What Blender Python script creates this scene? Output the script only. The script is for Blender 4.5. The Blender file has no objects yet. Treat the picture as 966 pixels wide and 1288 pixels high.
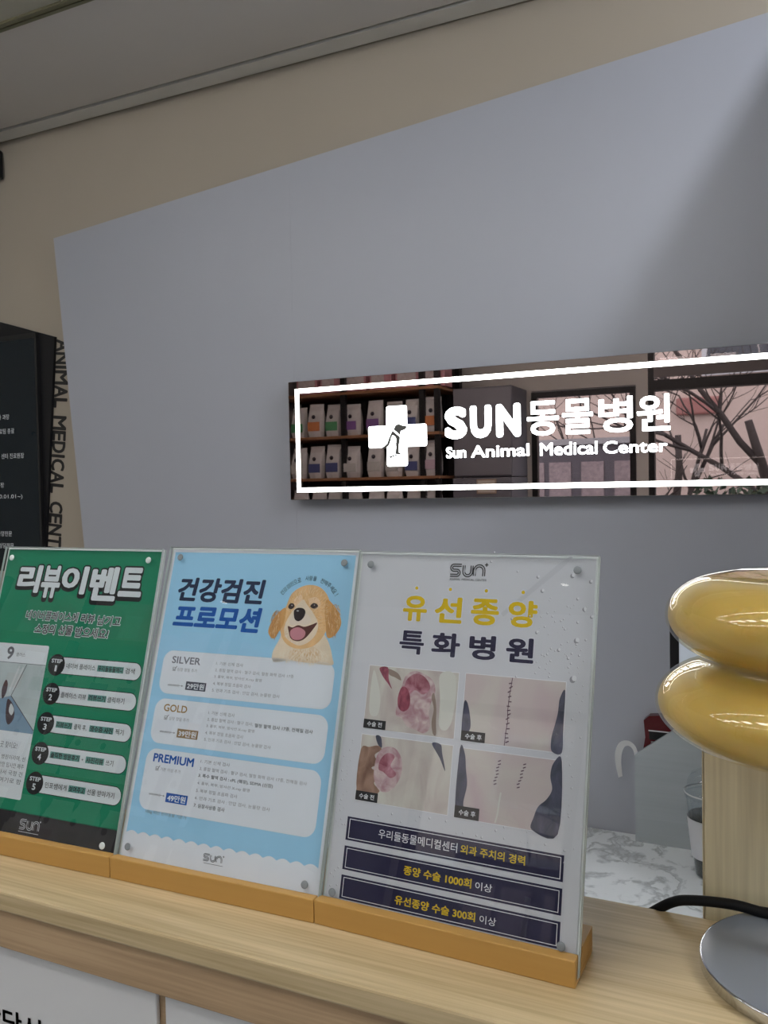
import bpy, bmesh, math, random
from mathutils import Vector, Matrix
random.seed(7)
SC = bpy.context.scene
COL = SC.collection
R = math.radians

# ------------------------------------------------------------------ camera
EYE = 1.45
F_PX, YAW, PITCH, ROLL = 1057.1, .4404, -.0299, -.0186
cd = bpy.data.cameras.new('camera')
cd.sensor_fit = 'HORIZONTAL'; cd.sensor_width = 36.0
cd.lens = F_PX / 966 * 36.0
cd.clip_start = .02; cd.clip_end = 200
cam = bpy.data.objects.new('camera', cd); COL.objects.link(cam)
_f = Vector((-math.sin(YAW)*math.cos(PITCH), math.cos(YAW)*math.cos(PITCH), math.sin(PITCH)))
_r = Vector((math.cos(YAW), math.sin(YAW), 0)); _u = _r.cross(_f)
_r2 = _r*math.cos(ROLL) + _u*math.sin(ROLL); _u2 = -_r*math.sin(ROLL) + _u*math.cos(ROLL)
cam.matrix_world = Matrix(((_r2.x,_u2.x,-_f.x,0),(_r2.y,_u2.y,-_f.y,0),(_r2.z,_u2.z,-_f.z,EYE),(0,0,0,1)))
SC.camera = cam

# ------------------------------------------------------------------ world, lights, exposure
w = bpy.data.worlds.new('overcast_sky'); SC.world = w; w.use_nodes = True
bg = w.node_tree.nodes['Background']
bg.inputs[0].default_value = (.78, .89, 1.0, 1); bg.inputs[1].default_value = 3.5
SC.view_settings.view_transform = 'Standard'; SC.view_settings.look = 'None'
SC.view_settings.gamma = 1; SC.view_settings.use_curve_mapping = False
SC.view_settings.exposure = 0.12
SC.cycles.max_bounces = 8; SC.cycles.diffuse_bounces = 4; SC.cycles.transparent_max_bounces = 16
SC.cycles.caustics_reflective = False; SC.cycles.caustics_refractive = False
SC.cycles.use_denoising = True
SC.cycles.sample_clamp_indirect = 4

def area(name, loc, rot, sx, sy, power, color=(1,1,1), portal=False):
    l = bpy.data.lights.new(name, 'AREA'); l.shape = 'RECTANGLE'; l.size = sx; l.size_y = sy
    l.energy = power; l.color = color
    if portal: l.cycles.is_portal = True
    o = bpy.data.objects.new(name, l); COL.objects.link(o); o.location = loc; o.rotation_euler = rot
    return o
# sampling portals in the two glazed openings of the shop front (daylight only comes through there)
area('window_daylight', (.8,-2.15,1.48), (R(90),0,0), 3.2, 1.92, 1, portal=True)
area('door_daylight', (-1.24,-2.15,1.05), (R(90),0,0), .66, 2.0, 1, portal=True)
LED_POWER = 42.0

# ------------------------------------------------------------------ materials
MATS = {}
def mat(name, color, rough=.5, metal=0, spec=.5, noise=0, nscale=8, stretch=(1,1,1), bump=0, bscale=60,
        emit=None, estr=0, coat=0, sub=0):
    if name in MATS: return MATS[name]
    m = bpy.data.materials.new(name); m.use_nodes = True; nt = m.node_tree; b = nt.nodes['Principled BSDF']
    b.inputs['Base Color'].default_value = (*color, 1); b.inputs['Roughness'].default_value = rough
    b.inputs['Metallic'].default_value = metal; b.inputs['Specular IOR Level'].default_value = spec
    if coat: b.inputs['Coat Weight'].default_value = coat; b.inputs['Coat Roughness'].default_value = .03
    if emit: b.inputs['Emission Color'].default_value = (*emit, 1); b.inputs['Emission Strength'].default_value = estr
    if sub:
        b.inputs['Subsurface Weight'].default_value = sub; b.inputs['Subsurface Radius'].default_value = (.03,.02,.01)
    tc = nt.nodes.new('ShaderNodeTexCoord'); mp = nt.nodes.new('ShaderNodeMapping'); mp.inputs['Scale'].default_value = stretch
    nt.links.new(tc.outputs['Object'], mp.inputs['Vector'])
    if noise:
        n = nt.nodes.new('ShaderNodeTexNoise'); n.inputs['Scale'].default_value = nscale; n.inputs['Detail'].default_value = 4
        nt.links.new(mp.outputs[0], n.inputs['Vector'])
        mx = nt.nodes.new('ShaderNodeMix'); mx.data_type = 'RGBA'
        mx.inputs[6].default_value = (*[max(0, c*(1-noise)) for c in color], 1)
        mx.inputs[7].default_value = (*[min(1, c*(1+noise)) for c in color], 1)
        nt.links.new(n.outputs['Fac'], mx.inputs[0]); nt.links.new(mx.outputs[2], b.inputs['Base Color'])
    if bump:
        n2 = nt.nodes.new('ShaderNodeTexNoise'); n2.inputs['Scale'].default_value = bscale
        nt.links.new(mp.outputs[0], n2.inputs['Vector'])
        bp = nt.nodes.new('ShaderNodeBump'); bp.inputs['Strength'].default_value = bump; bp.inputs['Distance'].default_value = .002
        nt.links.new(n2.outputs['Fac'], bp.inputs['Height']); nt.links.new(bp.outputs[0], b.inputs['Normal'])
    MATS[name] = m; return m

def wood(name, light, dark, axis, scale=1.0, rough=.45, contrast=1.0):
    """oak grain running along the given axis"""
    m = bpy.data.materials.new(name); m.use_nodes = True; nt = m.node_tree; b = nt.nodes['Principled BSDF']
    N = nt.nodes.new; L = nt.links.new
    tc = N('ShaderNodeTexCoord'); mp = N('ShaderNodeMapping')
    s = [22*scale]*3; s['XYZ'.index(axis)] = 1.1*scale
    mp.inputs['Scale'].default_value = s; L(tc.outputs['Object'], mp.inputs['Vector'])
    n1 = N('ShaderNodeTexNoise'); n1.inputs['Scale'].default_value = 1.6; n1.inputs['Detail'].default_value = 5
    n1.inputs['Distortion'].default_value = .6; L(mp.outputs[0], n1.inputs['Vector'])
    s2 = [260*scale]*3; s2['XYZ'.index(axis)] = 7*scale
    mp2 = N('ShaderNodeMapping'); mp2.inputs['Scale'].default_value = s2; L(tc.outputs['Object'], mp2.inputs['Vector'])
    n2 = N('ShaderNodeTexNoise'); n2.inputs['Scale'].default_value = 1.2; n2.inputs['Detail'].default_value = 3
    L(mp2.outputs[0], n2.inputs['Vector'])
    mi = N('ShaderNodeMath'); mi.operation = 'MULTIPLY_ADD'; mi.inputs[1].default_value = .45
    ma = N('ShaderNodeMath'); ma.operation = 'MULTIPLY'; ma.inputs[1].default_value = .55
    L(n1.outputs['Fac'], ma.inputs[0]); L(n2.outputs['Fac'], mi.inputs[0]); L(ma.outputs[0], mi.inputs[2])
    cr = N('ShaderNodeValToRGB'); cr.color_ramp.elements[0].position = .5-.14/contrast; cr.color_ramp.elements[1].position = .5+.12/contrast
    cr.color_ramp.elements[0].color = (*dark, 1); cr.color_ramp.elements[1].color = (*light, 1)
    L(mi.outputs[0], cr.inputs[0]); L(cr.outputs[0], b.inputs['Base Color'])
    bp = N('ShaderNodeBump'); bp.inputs['Strength'].default_value = .12; bp.inputs['Distance'].default_value = .001
    L(mi.outputs[0], bp.inputs['Height']); L(bp.outputs[0], b.inputs['Normal'])
    b.inputs['Roughness'].default_value = rough
    return m

def marble():
    m = bpy.data.materials.new('marble'); m.use_nodes = True; nt = m.node_tree; b = nt.nodes['Principled BSDF']
    N = nt.nodes.new; L = nt.links.new
    tc = N('ShaderNodeTexCoord')
    n0 = N('ShaderNodeTexNoise'); n0.inputs['Scale'].default_value = 5; n0.inputs['Detail'].default_value = 5; L(tc.outputs['Object'], n0.inputs['Vector'])
    mx = N('ShaderNodeMix'); mx.data_type = 'RGBA'; mx.inputs[0].default_value = .3; L(tc.outputs['Object'], mx.inputs[6]); L(n0.outputs['Color'], mx.inputs[7])
    n1 = N('ShaderNodeTexNoise'); n1.inputs['Scale'].default_value = 9; n1.inputs['Detail'].default_value = 7; n1.inputs['Roughness'].default_value = .55
    n1.inputs['Distortion'].default_value = .8
    L(mx.outputs[2], n1.inputs['Vector'])
    a = N('ShaderNodeMath'); a.operation = 'SUBTRACT'; a.inputs[1].default_value = .5; L(n1.outputs['Fac'], a.inputs[0])
    c = N('ShaderNodeMath'); c.operation = 'ABSOLUTE'; L(a.outputs[0], c.inputs[0])
    cr = N('ShaderNodeValToRGB'); e = cr.color_ramp.elements
    e[0].position = 0; e[0].color = (.46,.48,.50,1); e[1].position = .06; e[1].color = (.86,.89,.92,1)
    x = cr.color_ramp.elements.new(.018); x.color = (.60,.63,.66,1)
    L(c.outputs[0], cr.inputs[0]); L(cr.outputs[0], b.inputs['Base Color']); b.inputs['Roughness'].default_value = .3
    return m

def clear(name, tint=(1,1,1), ior=1.45, rough=.0, milk=0, milkc=(.8,.85,.85), spec=1.0):
    """thin clear sheet: transmits straight, reflects by Fresnel"""
    m = bpy.data.materials.new(name); m.use_nodes = True; nt = m.node_tree; nt.nodes.clear()
    N = nt.nodes.new; L = nt.links.new
    o = N('ShaderNodeOutputMaterial'); t = N('ShaderNodeBsdfTransparent'); t.inputs[0].default_value = (*tint, 1)
    g = N('ShaderNodeBsdfGlossy'); g.inputs['Roughness'].default_value = rough; g.inputs[0].default_value = (spec,spec,spec,1)
    fr = N('ShaderNodeFresnel'); fr.inputs[0].default_value = ior
    mx = N('ShaderNodeMixShader')
    ge = N('ShaderNodeNewGeometry'); iv = N('ShaderNodeMath'); iv.operation = 'SUBTRACT'; iv.inputs[0].default_value = 1; L(ge.outputs['Backfacing'], iv.inputs[1])
    ml = N('ShaderNodeMath'); ml.operation = 'MULTIPLY'; L(fr.outputs[0], ml.inputs[0]); L(iv.outputs[0], ml.inputs[1]); L(ml.outputs[0], mx.inputs[0])
    if milk:
        d = N('ShaderNodeBsdfDiffuse'); d.inputs[0].default_value = (*milkc, 1)
        m2 = N('ShaderNodeMixShader'); m2.inputs[0].default_value = milk; L(t.outputs[0], m2.inputs[1]); L(d.outputs[0], m2.inputs[2])
        L(m2.outputs[0], mx.inputs[1])
    else: L(t.outputs[0], mx.inputs[1])
    L(g.outputs[0], mx.inputs[2]); L(mx.outputs[0], o.inputs[0]); return m

M_WHITE = mat('white_laminate', (.385,.40,.46), .42, noise=.03, nscale=2, bump=.03)
M_BEIGE = mat('beige_paint', (.40,.352,.292), .8, noise=.03, nscale=3, bump=.05)
M_CREAM = mat('cream_ceiling_paint', (.42,.40,.33), .8, noise=.03, bump=.05)
M_OLIVE = mat('olive_trim', (.16,.15,.09), .6, noise=.05)
M_PLASTER = mat('warm_white_plaster', (.62,.60,.57), .8, noise=.03)
M_FLOOR = mat('grey_floor_tile', (.38,.37,.35), .35, noise=.1, nscale=3)
M_ALU = mat('brushed_aluminium', (.72,.71,.69), .4, .3, noise=.04, nscale=20)
M_DIFF = mat('grey_ceiling_panel', (.58,.55,.525), .18, noise=.04, nscale=3)
M_DARK = mat('dark_gap', (.03,.03,.03), .7, noise=.05)
M_OAK = wood('light_oak_along', (.62,.485,.295), (.42,.31,.165), 'X', 1.0, .42)
M_OAKF = wood('oak_fascia', (.50,.345,.205), (.34,.22,.125), 'X', 1.0, .45)
M_OAKV = wood('light_oak_upright', (.90,.80,.56), (.68,.58,.38), 'Z', .9, .5, .8)
M_PINE = wood('honey_pine', (.52,.30,.085), (.45,.245,.065), 'X', .6, .45, .5)
M_MARBLE = marble()
M_ACRY = clear('clear_acrylic', (.985,.99,.99), 1.5)
M_EDGE = mat('bright_acrylic_edge', (.50,.55,.54), .15, noise=.03)
M_BOLT = mat('frosted_snap_rivet', (.20,.22,.24), .45, 0, noise=.05)
M_BOLTL = mat('pale_snap_rivet', (.62,.68,.68), .25, noise=.05)
M_CHROME = mat('chrome', (.62,.63,.66), .04, 1, noise=.02)
M_BLACK = mat('black_plastic', (.010,.010,.012), .3, spec=.25, noise=.1)
M_BLACKM = mat('black_rubber', (.006,.006,.007), .6, spec=.2, noise=.1)
M_GLASS = clear('window_glass', (.93,.95,.95), 1.5)
M_LED = mat('white_led_strip', (.9,.9,.9), .4, emit=(1,1,.95), estr=7)
M_LEDB = mat('white_led_lettering', (.9,.9,.9), .4, emit=(.93,.98,1), estr=7)
M_MIRROR = mat('dark_bronze_mirror', (.50,.41,.40), .012, 1, noise=.0)
M_METALE = mat('polished_sign_edge', (.40,.37,.34), .15, 1, noise=.03)

# ------------------------------------------------------------------ mesh helpers
class MB:
    def __init__(s): s.v = []; s.f = []; s.sm = []
    def add(s, vs, fs, smooth=False):
        o = len(s.v); s.v += [tuple(v) for v in vs]; s.f += [tuple(i+o for i in f) for f in fs]; s.sm += [smooth]*len(fs); return s
    def box(s, x0,x1,y0,y1,z0,z1):
        v = [(x,y,z) for x in (x0,x1) for y in (y0,y1) for z in (z0,z1)]
        return s.add(v, [(0,1,3,2),(4,6,7,5),(0,4,5,1),(2,3,7,6),(0,2,6,4),(1,5,7,3)])
    def bevbox(s, x0,x1,y0,y1,z0,z1,b=.002,seg=2):
        bm = bmesh.new(); bmesh.ops.create_cube(bm, size=1)
        for v in bm.verts: v.co = Vector(((x0+x1)/2+v.co.x*(x1-x0), (y0+y1)/2+v.co.y*(y1-y0), (z0+z1)/2+v.co.z*(z1-z0)))
        bmesh.ops.bevel(bm, geom=bm.edges[:], offset=b, segments=seg, profile=.5, affect='EDGES')
        bm.verts.index_update(); s.add([v.co[:] for v in bm.verts], [[v.index for v in f.verts] for f in bm.faces]); bm.free(); return s
    def prism(s, pts, y0, y1):
        """polygon of (x,z) extruded from y0 (front) to y1"""
        n = len(pts); v = [(x,y0,z) for x,z in pts]+[(x,y1,z) for x,z in pts]
        return s.add(v, [tuple(range(n)), tuple(range(2*n-1,n-1,-1))]+[(i,i+n,(i+1)%n+n,(i+1)%n) for i in range(n)])
    def lathe(s, prof, c=(0,0,0), n=48, smooth=True, cap=False):
        v = []; f = []; k = len(prof)
        for i in range(n):
            a = 2*math.pi*i/n
            v += [(c[0]+r*math.cos(a), c[1]+r*math.sin(a), c[2]+z) for r,z in prof]
        for i in range(n):
            j = (i+1)%n
            f += [(i*k+t, j*k+t, j*k+t+1, i*k+t+1) for t in range(k-1)]
        return s.add(v, f, smooth)
    def tube(s, pts, r, n=12, smooth=True):
        pts = [Vector(p) for p in pts]; v = []; f = []
        rr = r if isinstance(r, (list,tuple)) else [r]*len(pts)
        up = Vector((0,0,1))
        for i,p in enumerate(pts):
            t = (pts[min(i+1,len(pts)-1)]-pts[max(i-1,0)]).normalized()
            a = t.cross(up if abs(t.z) < .95 else Vector((1,0,0))).normalized(); b = a.cross(t)
            v += [p+(a*math.cos(2*math.pi*k/n)+b*math.sin(2*math.pi*k/n))*rr[i] for k in range(n)]
        for i in range(len(pts)-1):
            f += [(i*n+k, i*n+(k+1)%n, (i+1)*n+(k+1)%n, (i+1)*n+k) for k in range(n)]
        f += [tuple(range(n-1,-1,-1)), tuple(range((len(pts)-1)*n, len(pts)*n))]
        return s.add(v, f, smooth)
    def build(s, name, m, parent=None, fix=True):
        me = bpy.data.meshes.new(name); me.from_pydata(s.v, [], s.f)
        me.polygons.foreach_set('use_smooth', s.sm)
        if fix:
            bm = bmesh.new(); bm.from_mesh(me); bmesh.ops.recalc_face_normals(bm, faces=bm.faces); bm.to_mesh(me); bm.free()
        me.materials.append(m); me.update()
        o = bpy.data.objects.new(name, me); COL.objects.link(o)
        if parent: o.parent = parent
        return o
def tag(o, label=None, cat=None, group=None, kind=None):
    for k, v in (('label',label),('category',cat),('group',group),('kind',kind)):
        if v: o[k] = v
    return o
def thing(name, label, cat, loc=(0,0,0), rz=0, group=None):
    o = bpy.data.objects.new(name, None); COL.objects.link(o); o.empty_display_size = .05
    o.location = loc; o.rotation_euler = (0,0,rz); return tag(o, label, cat, group)
def bez(P, n=8):
    """smooth curve through points"""
    P = [Vector(p) for p in P]; out = []
    for i in range(len(P)-1):
        a, b, c, d = P[max(i-1,0)], P[i], P[i+1], P[min(i+2,len(P)-1)]
        for k in range(n):
            t = k/n
            out.append(.5*((2*b)+(c-a)*t+(2*a-5*b+4*c-d)*t*t+(3*b-a-3*c+d)*t**3))
    return out+[P[-1]]

# ------------------------------------------------------------------ flat print helpers: 2-D shapes in paper millimetres
_tc = {}
_tsc = bpy.data.scenes.new('type_setting')
def glyphs(body, shear=0.0, res=3):
    key = (body, shear)
    if key in _tc: return _tc[key]
    c = bpy.data.curves.new('t', 'FONT'); c.body = body; c.shear = shear; c.resolution_u = res
    o = bpy.data.objects.new('t', c); _tsc.collection.objects.link(o)
    vl = _tsc.view_layers[0]; vl.update()
    me = bpy.data.meshes.new_from_object(o.evaluated_get(vl.depsgraph))
    v = [(p.co.x, p.co.y) for p in me.vertices]; f = [tuple(q.vertices) for q in me.polygons]
    bpy.data.objects.remove(o); bpy.data.curves.remove(c); bpy.data.meshes.remove(me)
    _tc[key] = (v, f); return v, f
class Print:
    """flat print on a sheet: layers of (u,v) polygons at a tiny height in front (-y)"""
    def __init__(s, base=0): s.v = []; s.f = []; s.base = base
    def tri(s, vs, fs, lay=1):
        o = len(s.v); s.v += [(u*.001, -s.base-.00006*lay, v*.001) for u, v in vs]; s.f += [tuple(i+o for i in f) for f in fs]; return s
    def poly(s, pts, lay=1): return s.tri(pts, [tuple(range(len(pts)))], lay)
    def rect(s, u0,v0,u1,v1, lay=1, r=0):
        if not r: return s.poly([(u0,v0),(u1,v0),(u1,v1),(u0,v1)], lay)
        p = []
        for cx, cy, a in ((u1-r,v0+r,-90),(u1-r,v1-r,0),(u0+r,v1-r,90),(u0+r,v0+r,180)):
            p += [(cx+r*math.cos(R(a+t*15)), cy+r*math.sin(R(a+t*15))) for t in range(7)]
        return s.poly(p, lay)
    def frame(s, u0,v0,u1,v1,t, lay=1):
        s.rect(u0,v0,u1,v0+t,lay); s.rect(u0,v1-t,u1,v1,lay); s.rect(u0,v0+t,u0+t,v1-t,lay); return s.rect(u1-t,v0+t,u1,v1-t,lay)
    def disc(s, u,v,a,b=None,lay=1,rot=0,n=24):
        b = b or a; c, d = math.cos(R(rot)), math.sin(R(rot))
        return s.poly([(u+a*math.cos(2*math.pi*i/n)*c-b*math.sin(2*math.pi*i/n)*d, v+a*math.cos(2*math.pi*i/n)*d+b*math.sin(2*math.pi*i/n)*c) for i in range(n)], lay)
    def blob(s, pts, lay=1):
        q = [Vector((u,v,0)) for u,v in pts]; n = len(q); out = []
        for i in range(n):
            a,b,c,d = q[i-1],q[i],q[(i+1)%n],q[(i+2)%n]
            for k in range(5):
                t = k/5; p = .5*((2*b)+(c-a)*t+(2*a-5*b+4*c-d)*t*t+(3*b-a-3*c+d)*t**3); out.append((p.x,p.y))
        from mathutils.geometry import tessellate_polygon
        f = tessellate_polygon([[Vector((x,y,0)) for x,y in out]])
        return s.tri(out, [tuple(t) for t in f], lay)
    def text(s, body, u0,v0,u1,v1, lay=1, off=0, shear=0, rot=0, sq=False):
        """fit the text's outline box to u0..u1, v0..v1; off makes it bolder (em)"""
        v, f = glyphs(body, shear)
        if not v: return s
        n = 1 if off <= 0 else (4 if off < .018 else (8 if off < .04 else 16))
        xs = [p[0] for p in v]; ys = [p[1] for p in v]; a,b,c,d = min(xs)-off,max(xs)+off,min(ys)-off,max(ys)+off
        sx = (u1-u0)/(b-a); sy = (v1-v0)/(d-c)
        for k in range(n):
            an = 2*math.pi*(k+.5)/n; dx, dy = (off*math.cos(an), off*math.sin(an)) if n > 1 else (0,0)
            if sq and n > 1:      # square pen: keeps corners sharp
                m_ = max(abs(math.cos(an)), abs(math.sin(an))); dx /= m_; dy /= m_
            q = [(u0+(x+dx-a)*sx, v0+(y+dy-c)*sy) for x,y in v]
            if rot:
                cu,cv = (u0+u1)/2,(v0+v1)/2; co,si = math.cos(R(rot)),math.sin(R(rot))
                q = [(cu+(x-cu)*co-(y-cv)*si, cv+(x-cu)*si+(y-cv)*co) for x,y in q]
            s.tri(q, f, lay+k*.045)
        return s
    def stroke(s, pts, wd, lay=1, closed=False):
        n = len(pts)
        q = [Vector(p) for p in pts]; L = []; Rr = []
        for i in range(n):
            if closed: a, b = q[i-1], q[(i+1)%n]
            else: a, b = q[max(i-1,0)], q[min(i+1,n-1)]
            d1 = (q[i]-a).normalized() if (q[i]-a).length > 1e-9 else (b-q[i]).normalized()
            d2 = (b-q[i]).normalized() if (b-q[i]).length > 1e-9 else d1
            t = (d1+d2).normalized() if (d1+d2).length > 1e-6 else d1
            nn = Vector((-t.y,t.x)); k = 1/max(.5, abs(nn.dot(Vector((-d2.y,d2.x)))))
            L.append(q[i]+nn*wd/2*k); Rr.append(q[i]-nn*wd/2*k)
        v = [tuple(p) for p in L+Rr]; f = [(i,(i+1)%n,(i+1)%n+n,i+n) for i in range(n if closed else n-1)]
        return s.tri(v, f, lay)
    def build(s, name, m, parent):
        me = bpy.data.meshes.new(name); me.from_pydata(s.v, [], s.f); me.materials.append(m)
        o = bpy.data.objects.new(name, me); COL.objects.link(o); o.parent = parent
        if name in STUFFY: o['kind'] = 'stuff'
        return o
STUFFY = {'photo_detail','caption_box','caption_lettering','puppy_glints','puppy_ears','puppy_eyes','puppy_brows','title_dots','dot_halo','highlight','banner_lettering','banner_outline','body_lettering','bold_lettering','card_stitching','droplet_shading','droplet_light','arched_lettering','card_lettering','step_text','sleeve_print','screen_lettering'}
def ink(name, c, rough=.6, n=.03): return mat('ink_'+name, c, rough, noise=n, nscale=30, spec=.2)
def offset_line(pts, d):
    q = [Vector(p) for p in pts]; out = []
    for i in range(len(q)):
        a, b = q[max(i-1,0)], q[min(i+1,len(q)-1)]; t = (b-a).normalized(); out.append((q[i].x-t.y*d, q[i].y+t.x*d))
    return out
def logo(p, u0, v0, wd, h, t, lay=2):
    """double-line rounded letters S U N with a small plus, in the box u0..u0+wd, v0..v0+h"""
    r = h*.23; lw = wd*.30
    def arc(cx,cy,rr,a0,a1): return [(cx+rr*math.cos(R(a0+(a1-a0)*i/8)), cy+rr*math.sin(R(a0+(a1-a0)*i/8))) for i in range(9)]
    d = h*.085
    x = u0; top = v0+h-d; bot = v0+d; mid = v0+h/2; rr = (top-mid)/2
    S = [(x+lw,top)]+arc(x+rr+d,mid+rr,rr,90,270)+arc(x+lw-rr-d*2,mid-rr,rr,90,-90)+[(x,bot)]
    x2 = u0+wd*.34; ru = lw*.36
    U = [(x2+d,top),(x2+d,bot+ru)]+arc(x2+d+ru,bot+ru,ru,180,360)+[(x2+d+2*ru,top)]
    x3 = x2+2*ru+d*2+wd*.02; rn = lw*.42
    Nn = [(x3+d,bot),(x3+d,top-rn)]+arc(x3+d+rn,top-rn,rn,180,0)+[(x3+d+2*rn,bot)]
    for c in (S,U,Nn):
        for s_ in (-1,1): p.stroke(offset_line(c, s_*d), t, lay)
    px, py = u0+wd*.97, v0+h*1.0
    p.rect(px-t*1.6,py-t*.5,px+t*1.6,py+t*.5,lay); p.rect(px-t*.5,py-t*1.6,px+t*.5,py+t*1.6,lay)

# ================================================================== the setting
WALL, PAN, CEIL = 1.92, 1.89, 2.55
def struct(name, mb, m): return tag(mb.build(name, m), kind='structure')
struct('floor', MB().box(-3.4,2.6,-2.3,1.98,-.05,0), M_FLOOR)
struct('wall_back', MB().box(-3.4,2.6,WALL,WALL+.08,0,CEIL+.1), M_BEIGE)
struct('wall_left', MB().box(-3.45,-3.4,-2.3,WALL+.08,0,CEIL+.1), M_PLASTER)
struct('wall_right', MB().box(2.6,2.65,-2.3,WALL+.08,0,CEIL+.1), M_PLASTER)
# front of the shop: solid left part, door opening, window opening
fw = MB(); fw.box(-3.4,-1.6,-2.3,-2.2,0,CEIL+.1); fw.box(-1.6,-.88,-2.3,-2.2,2.11,CEIL+.1); fw.box(-.88,-.80,-2.3,-2.2,0,CEIL+.1)
fw.box(-.80,2.4,-2.3,-2.2,2.46,CEIL+.1); fw.box(-.80,2.4,-2.3,-2.2,0,.5); fw.box(2.4,2.6,-2.3,-2.2,0,CEIL+.1)
struct('wall_front', fw, M_PLASTER)
# ceiling: cream field in front, grey frame band along the back wall
CB0, CB1 = 1.461, 1.854
struct('ceiling', MB().box(-3.4,2.6,-2.3,CB0-.03,CEIL,CEIL+.05).box(-3.4,2.6,CB1+.062,WALL,CEIL+.012,CEIL+.05), M_CREAM)
struct('trim_1', MB().box(-3.4,2.6,CB0-.03,CB0-.018,CEIL-.006,CEIL+.03).box(-3.4,2.6,CB0-.012,CB0-.002,CEIL-.004,CEIL+.03), M_OLIVE)
tr = MB(); tr.box(-3.4,-.5,CB1+.003,CB1+.056,CEIL+.001,CEIL+.03); tr.box(-.496,2.6,CB1+.003,CB1+.056,CEIL+.001,CEIL+.03)
tr.box(-.567,-.5,CB0+.002,CB1-.001,CEIL+.001,CEIL+.03)
struct('trim_2', tr, M_ALU)
struct('trim_3', MB().box(-3.4,2.6,CB0-.04,WALL,CEIL+.03,CEIL+.06), M_DARK)
t = thing('ceiling_panel', 'long glossy grey ceiling panel in an aluminium frame above the beige wall', 'ceiling panel', (-1.9,1.66,CEIL))
MB().box(-1.5,1.326,-.196,.186,.003,.02).build('panel', M_DIFF, t)
t = thing('ceiling_panel', 'next grey ceiling panel to the right, just cut off by the top edge of the photo', 'ceiling panel', (1,1.66,CEIL))
MB().box(-1.49,1.6,-.196,.190,.003,.02).build('panel', M_DIFF, t)

# added unseen wing beyond the right edge, slanted to cast the diagonal wall shadow
wg = MB(); wx = .30
prof = [(1.3,0),(WALL-.0,0),(WALL,2.548),(1.745,2.545),(1.31,1.87),(1.3,1.8)]
wg.add([(wx,y,z) for y,z in prof]+[(wx+.03,y,z) for y,z in prof], [tuple(range(6)),tuple(range(11,5,-1))]+[(i,(i+1)%6,(i+1)%6+6,i+6) for i in range(6)])
struct('shadow_wing', wg, M_WHITE)

# large white accent panel: slanted left edge and slanted top, in two boards
t = thing('accent_panel', 'large white wall panel with slanted edges behind the lit mirror sign', 'wall panel', (-.8,PAN,0))
def pt(z): return -1.972+.0937*(2.215-z)      # slanted left edge
def ptop(x): return 2.215+.0885*(x+1.972)
sx0, sx1 = -1.1433, -1.1430
MB().prism([(x+.8,z) for x,z in ((pt(.30),.30),(sx0,.30),(sx0,ptop(sx0)),(-1.972,2.215))], 0, WALL-PAN-.0006).build('panel', M_WHITE, t)
MB().prism([(x+.8,z) for x,z in ((sx1,.30),(wx-.002,.30),(wx-.002,ptop(wx)),(sx1,ptop(sx1)))], 0, WALL-PAN-.0006).build('panel', M_WHITE, t)

# ================================================================== lit mirror sign
SY = 1.849
SL, SR, SB, ST = -1.136, .16, 1.4205, 1.7222
t = thing('illuminated_sign', 'long bronze mirror sign with a glowing white border and clinic name', 'sign', (SL,SY,SB))
W_, H_ = SR-SL, ST-SB
MB().bevbox(0,W_,.003,PAN-SY-.0005,0,H_,.001,1).build('housing', M_METALE, t)
MB().box(.0012,W_-.0012,0,.003,.0012,H_-.0012).build('mirror_face', M_MIRROR, t)
b = MB(); bx0, bz0, bt = .0205, .0195, .0115
b.box(bx0,W_-bx0,-.0006,0,bz0,bz0+bt); b.box(bx0,W_-bx0,-.0006,0,H_-bz0-bt,H_-bz0)
b.box(bx0,bx0+bt,-.0006,0,bz0+bt,H_-bz0-bt); b.box(W_-bx0-bt,W_-bx0,-.0006,0,bz0+bt,H_-bz0-bt)
b.build('light_border', M_LED, t)
def sg(x, z): return ((x-SL)*1000, (z-SB)*1000)       # sign millimetres
p = Print()
def rpoly(pts, r):
    """round the corners of a polygon"""
    out = []; n = len(pts)
    for i in range(n):
        a, b_, c = Vector(pts[i-1]), Vector(pts[i]), Vector(pts[(i+1)%n])
        d1 = (a-b_).normalized(); d2 = (c-b_).normalized(); p0 = b_+d1*r; p1 = b_+d2*r
        for k in range(6):
            t_ = k/5; q = p0*(1-t_)**2+b_*2*t_*(1-t_)+p1*t_*t_; out.append((q.x,q.y))
    return out
x0,x1,x2,x3 = -.9092,-.8605,-.806,-.7555; z0,z1,z2,z3 = 1.499,1.545,1.5978,1.6441
cross = [sg(*q) for q in ((x1,z0),(x2,z0),(x2,z1),(x3,z1),(x3,z2),(x2,z2),(x2,z3),(x1,z3),(x1,z2),(x0,z2),(x0,z1),(x1,z1))]
def rc(pts):
    out = []; n = len(pts)
    for i in range(n):
        a, b_, c = Vector(pts[i-1]), Vector(pts[i]), Vector(pts[(i+1)%n])
        conv = (b_-a).cross(c-b_) > 0
        r = 6 if conv else .6
        d1 = (a-b_).normalized(); d2 = (c-b_).normalized(); p0 = b_+d1*r; p1 = b_+d2*r
        for k in range(6):
            t_ = k/5; q = p0*(1-t_)**2+b_*2*t_*(1-t_)+p1*t_*t_; out.append((q.x,q.y))
    return out
from mathutils.geometry import tessellate_polygon
cc = rc(cross)
p.tri(cc, [tuple(q) for q in tessellate_polygon([[Vector((x,y,0)) for x,y in cc]])], 6)
p.build('cross_emblem', M_LEDB, t)
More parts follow.
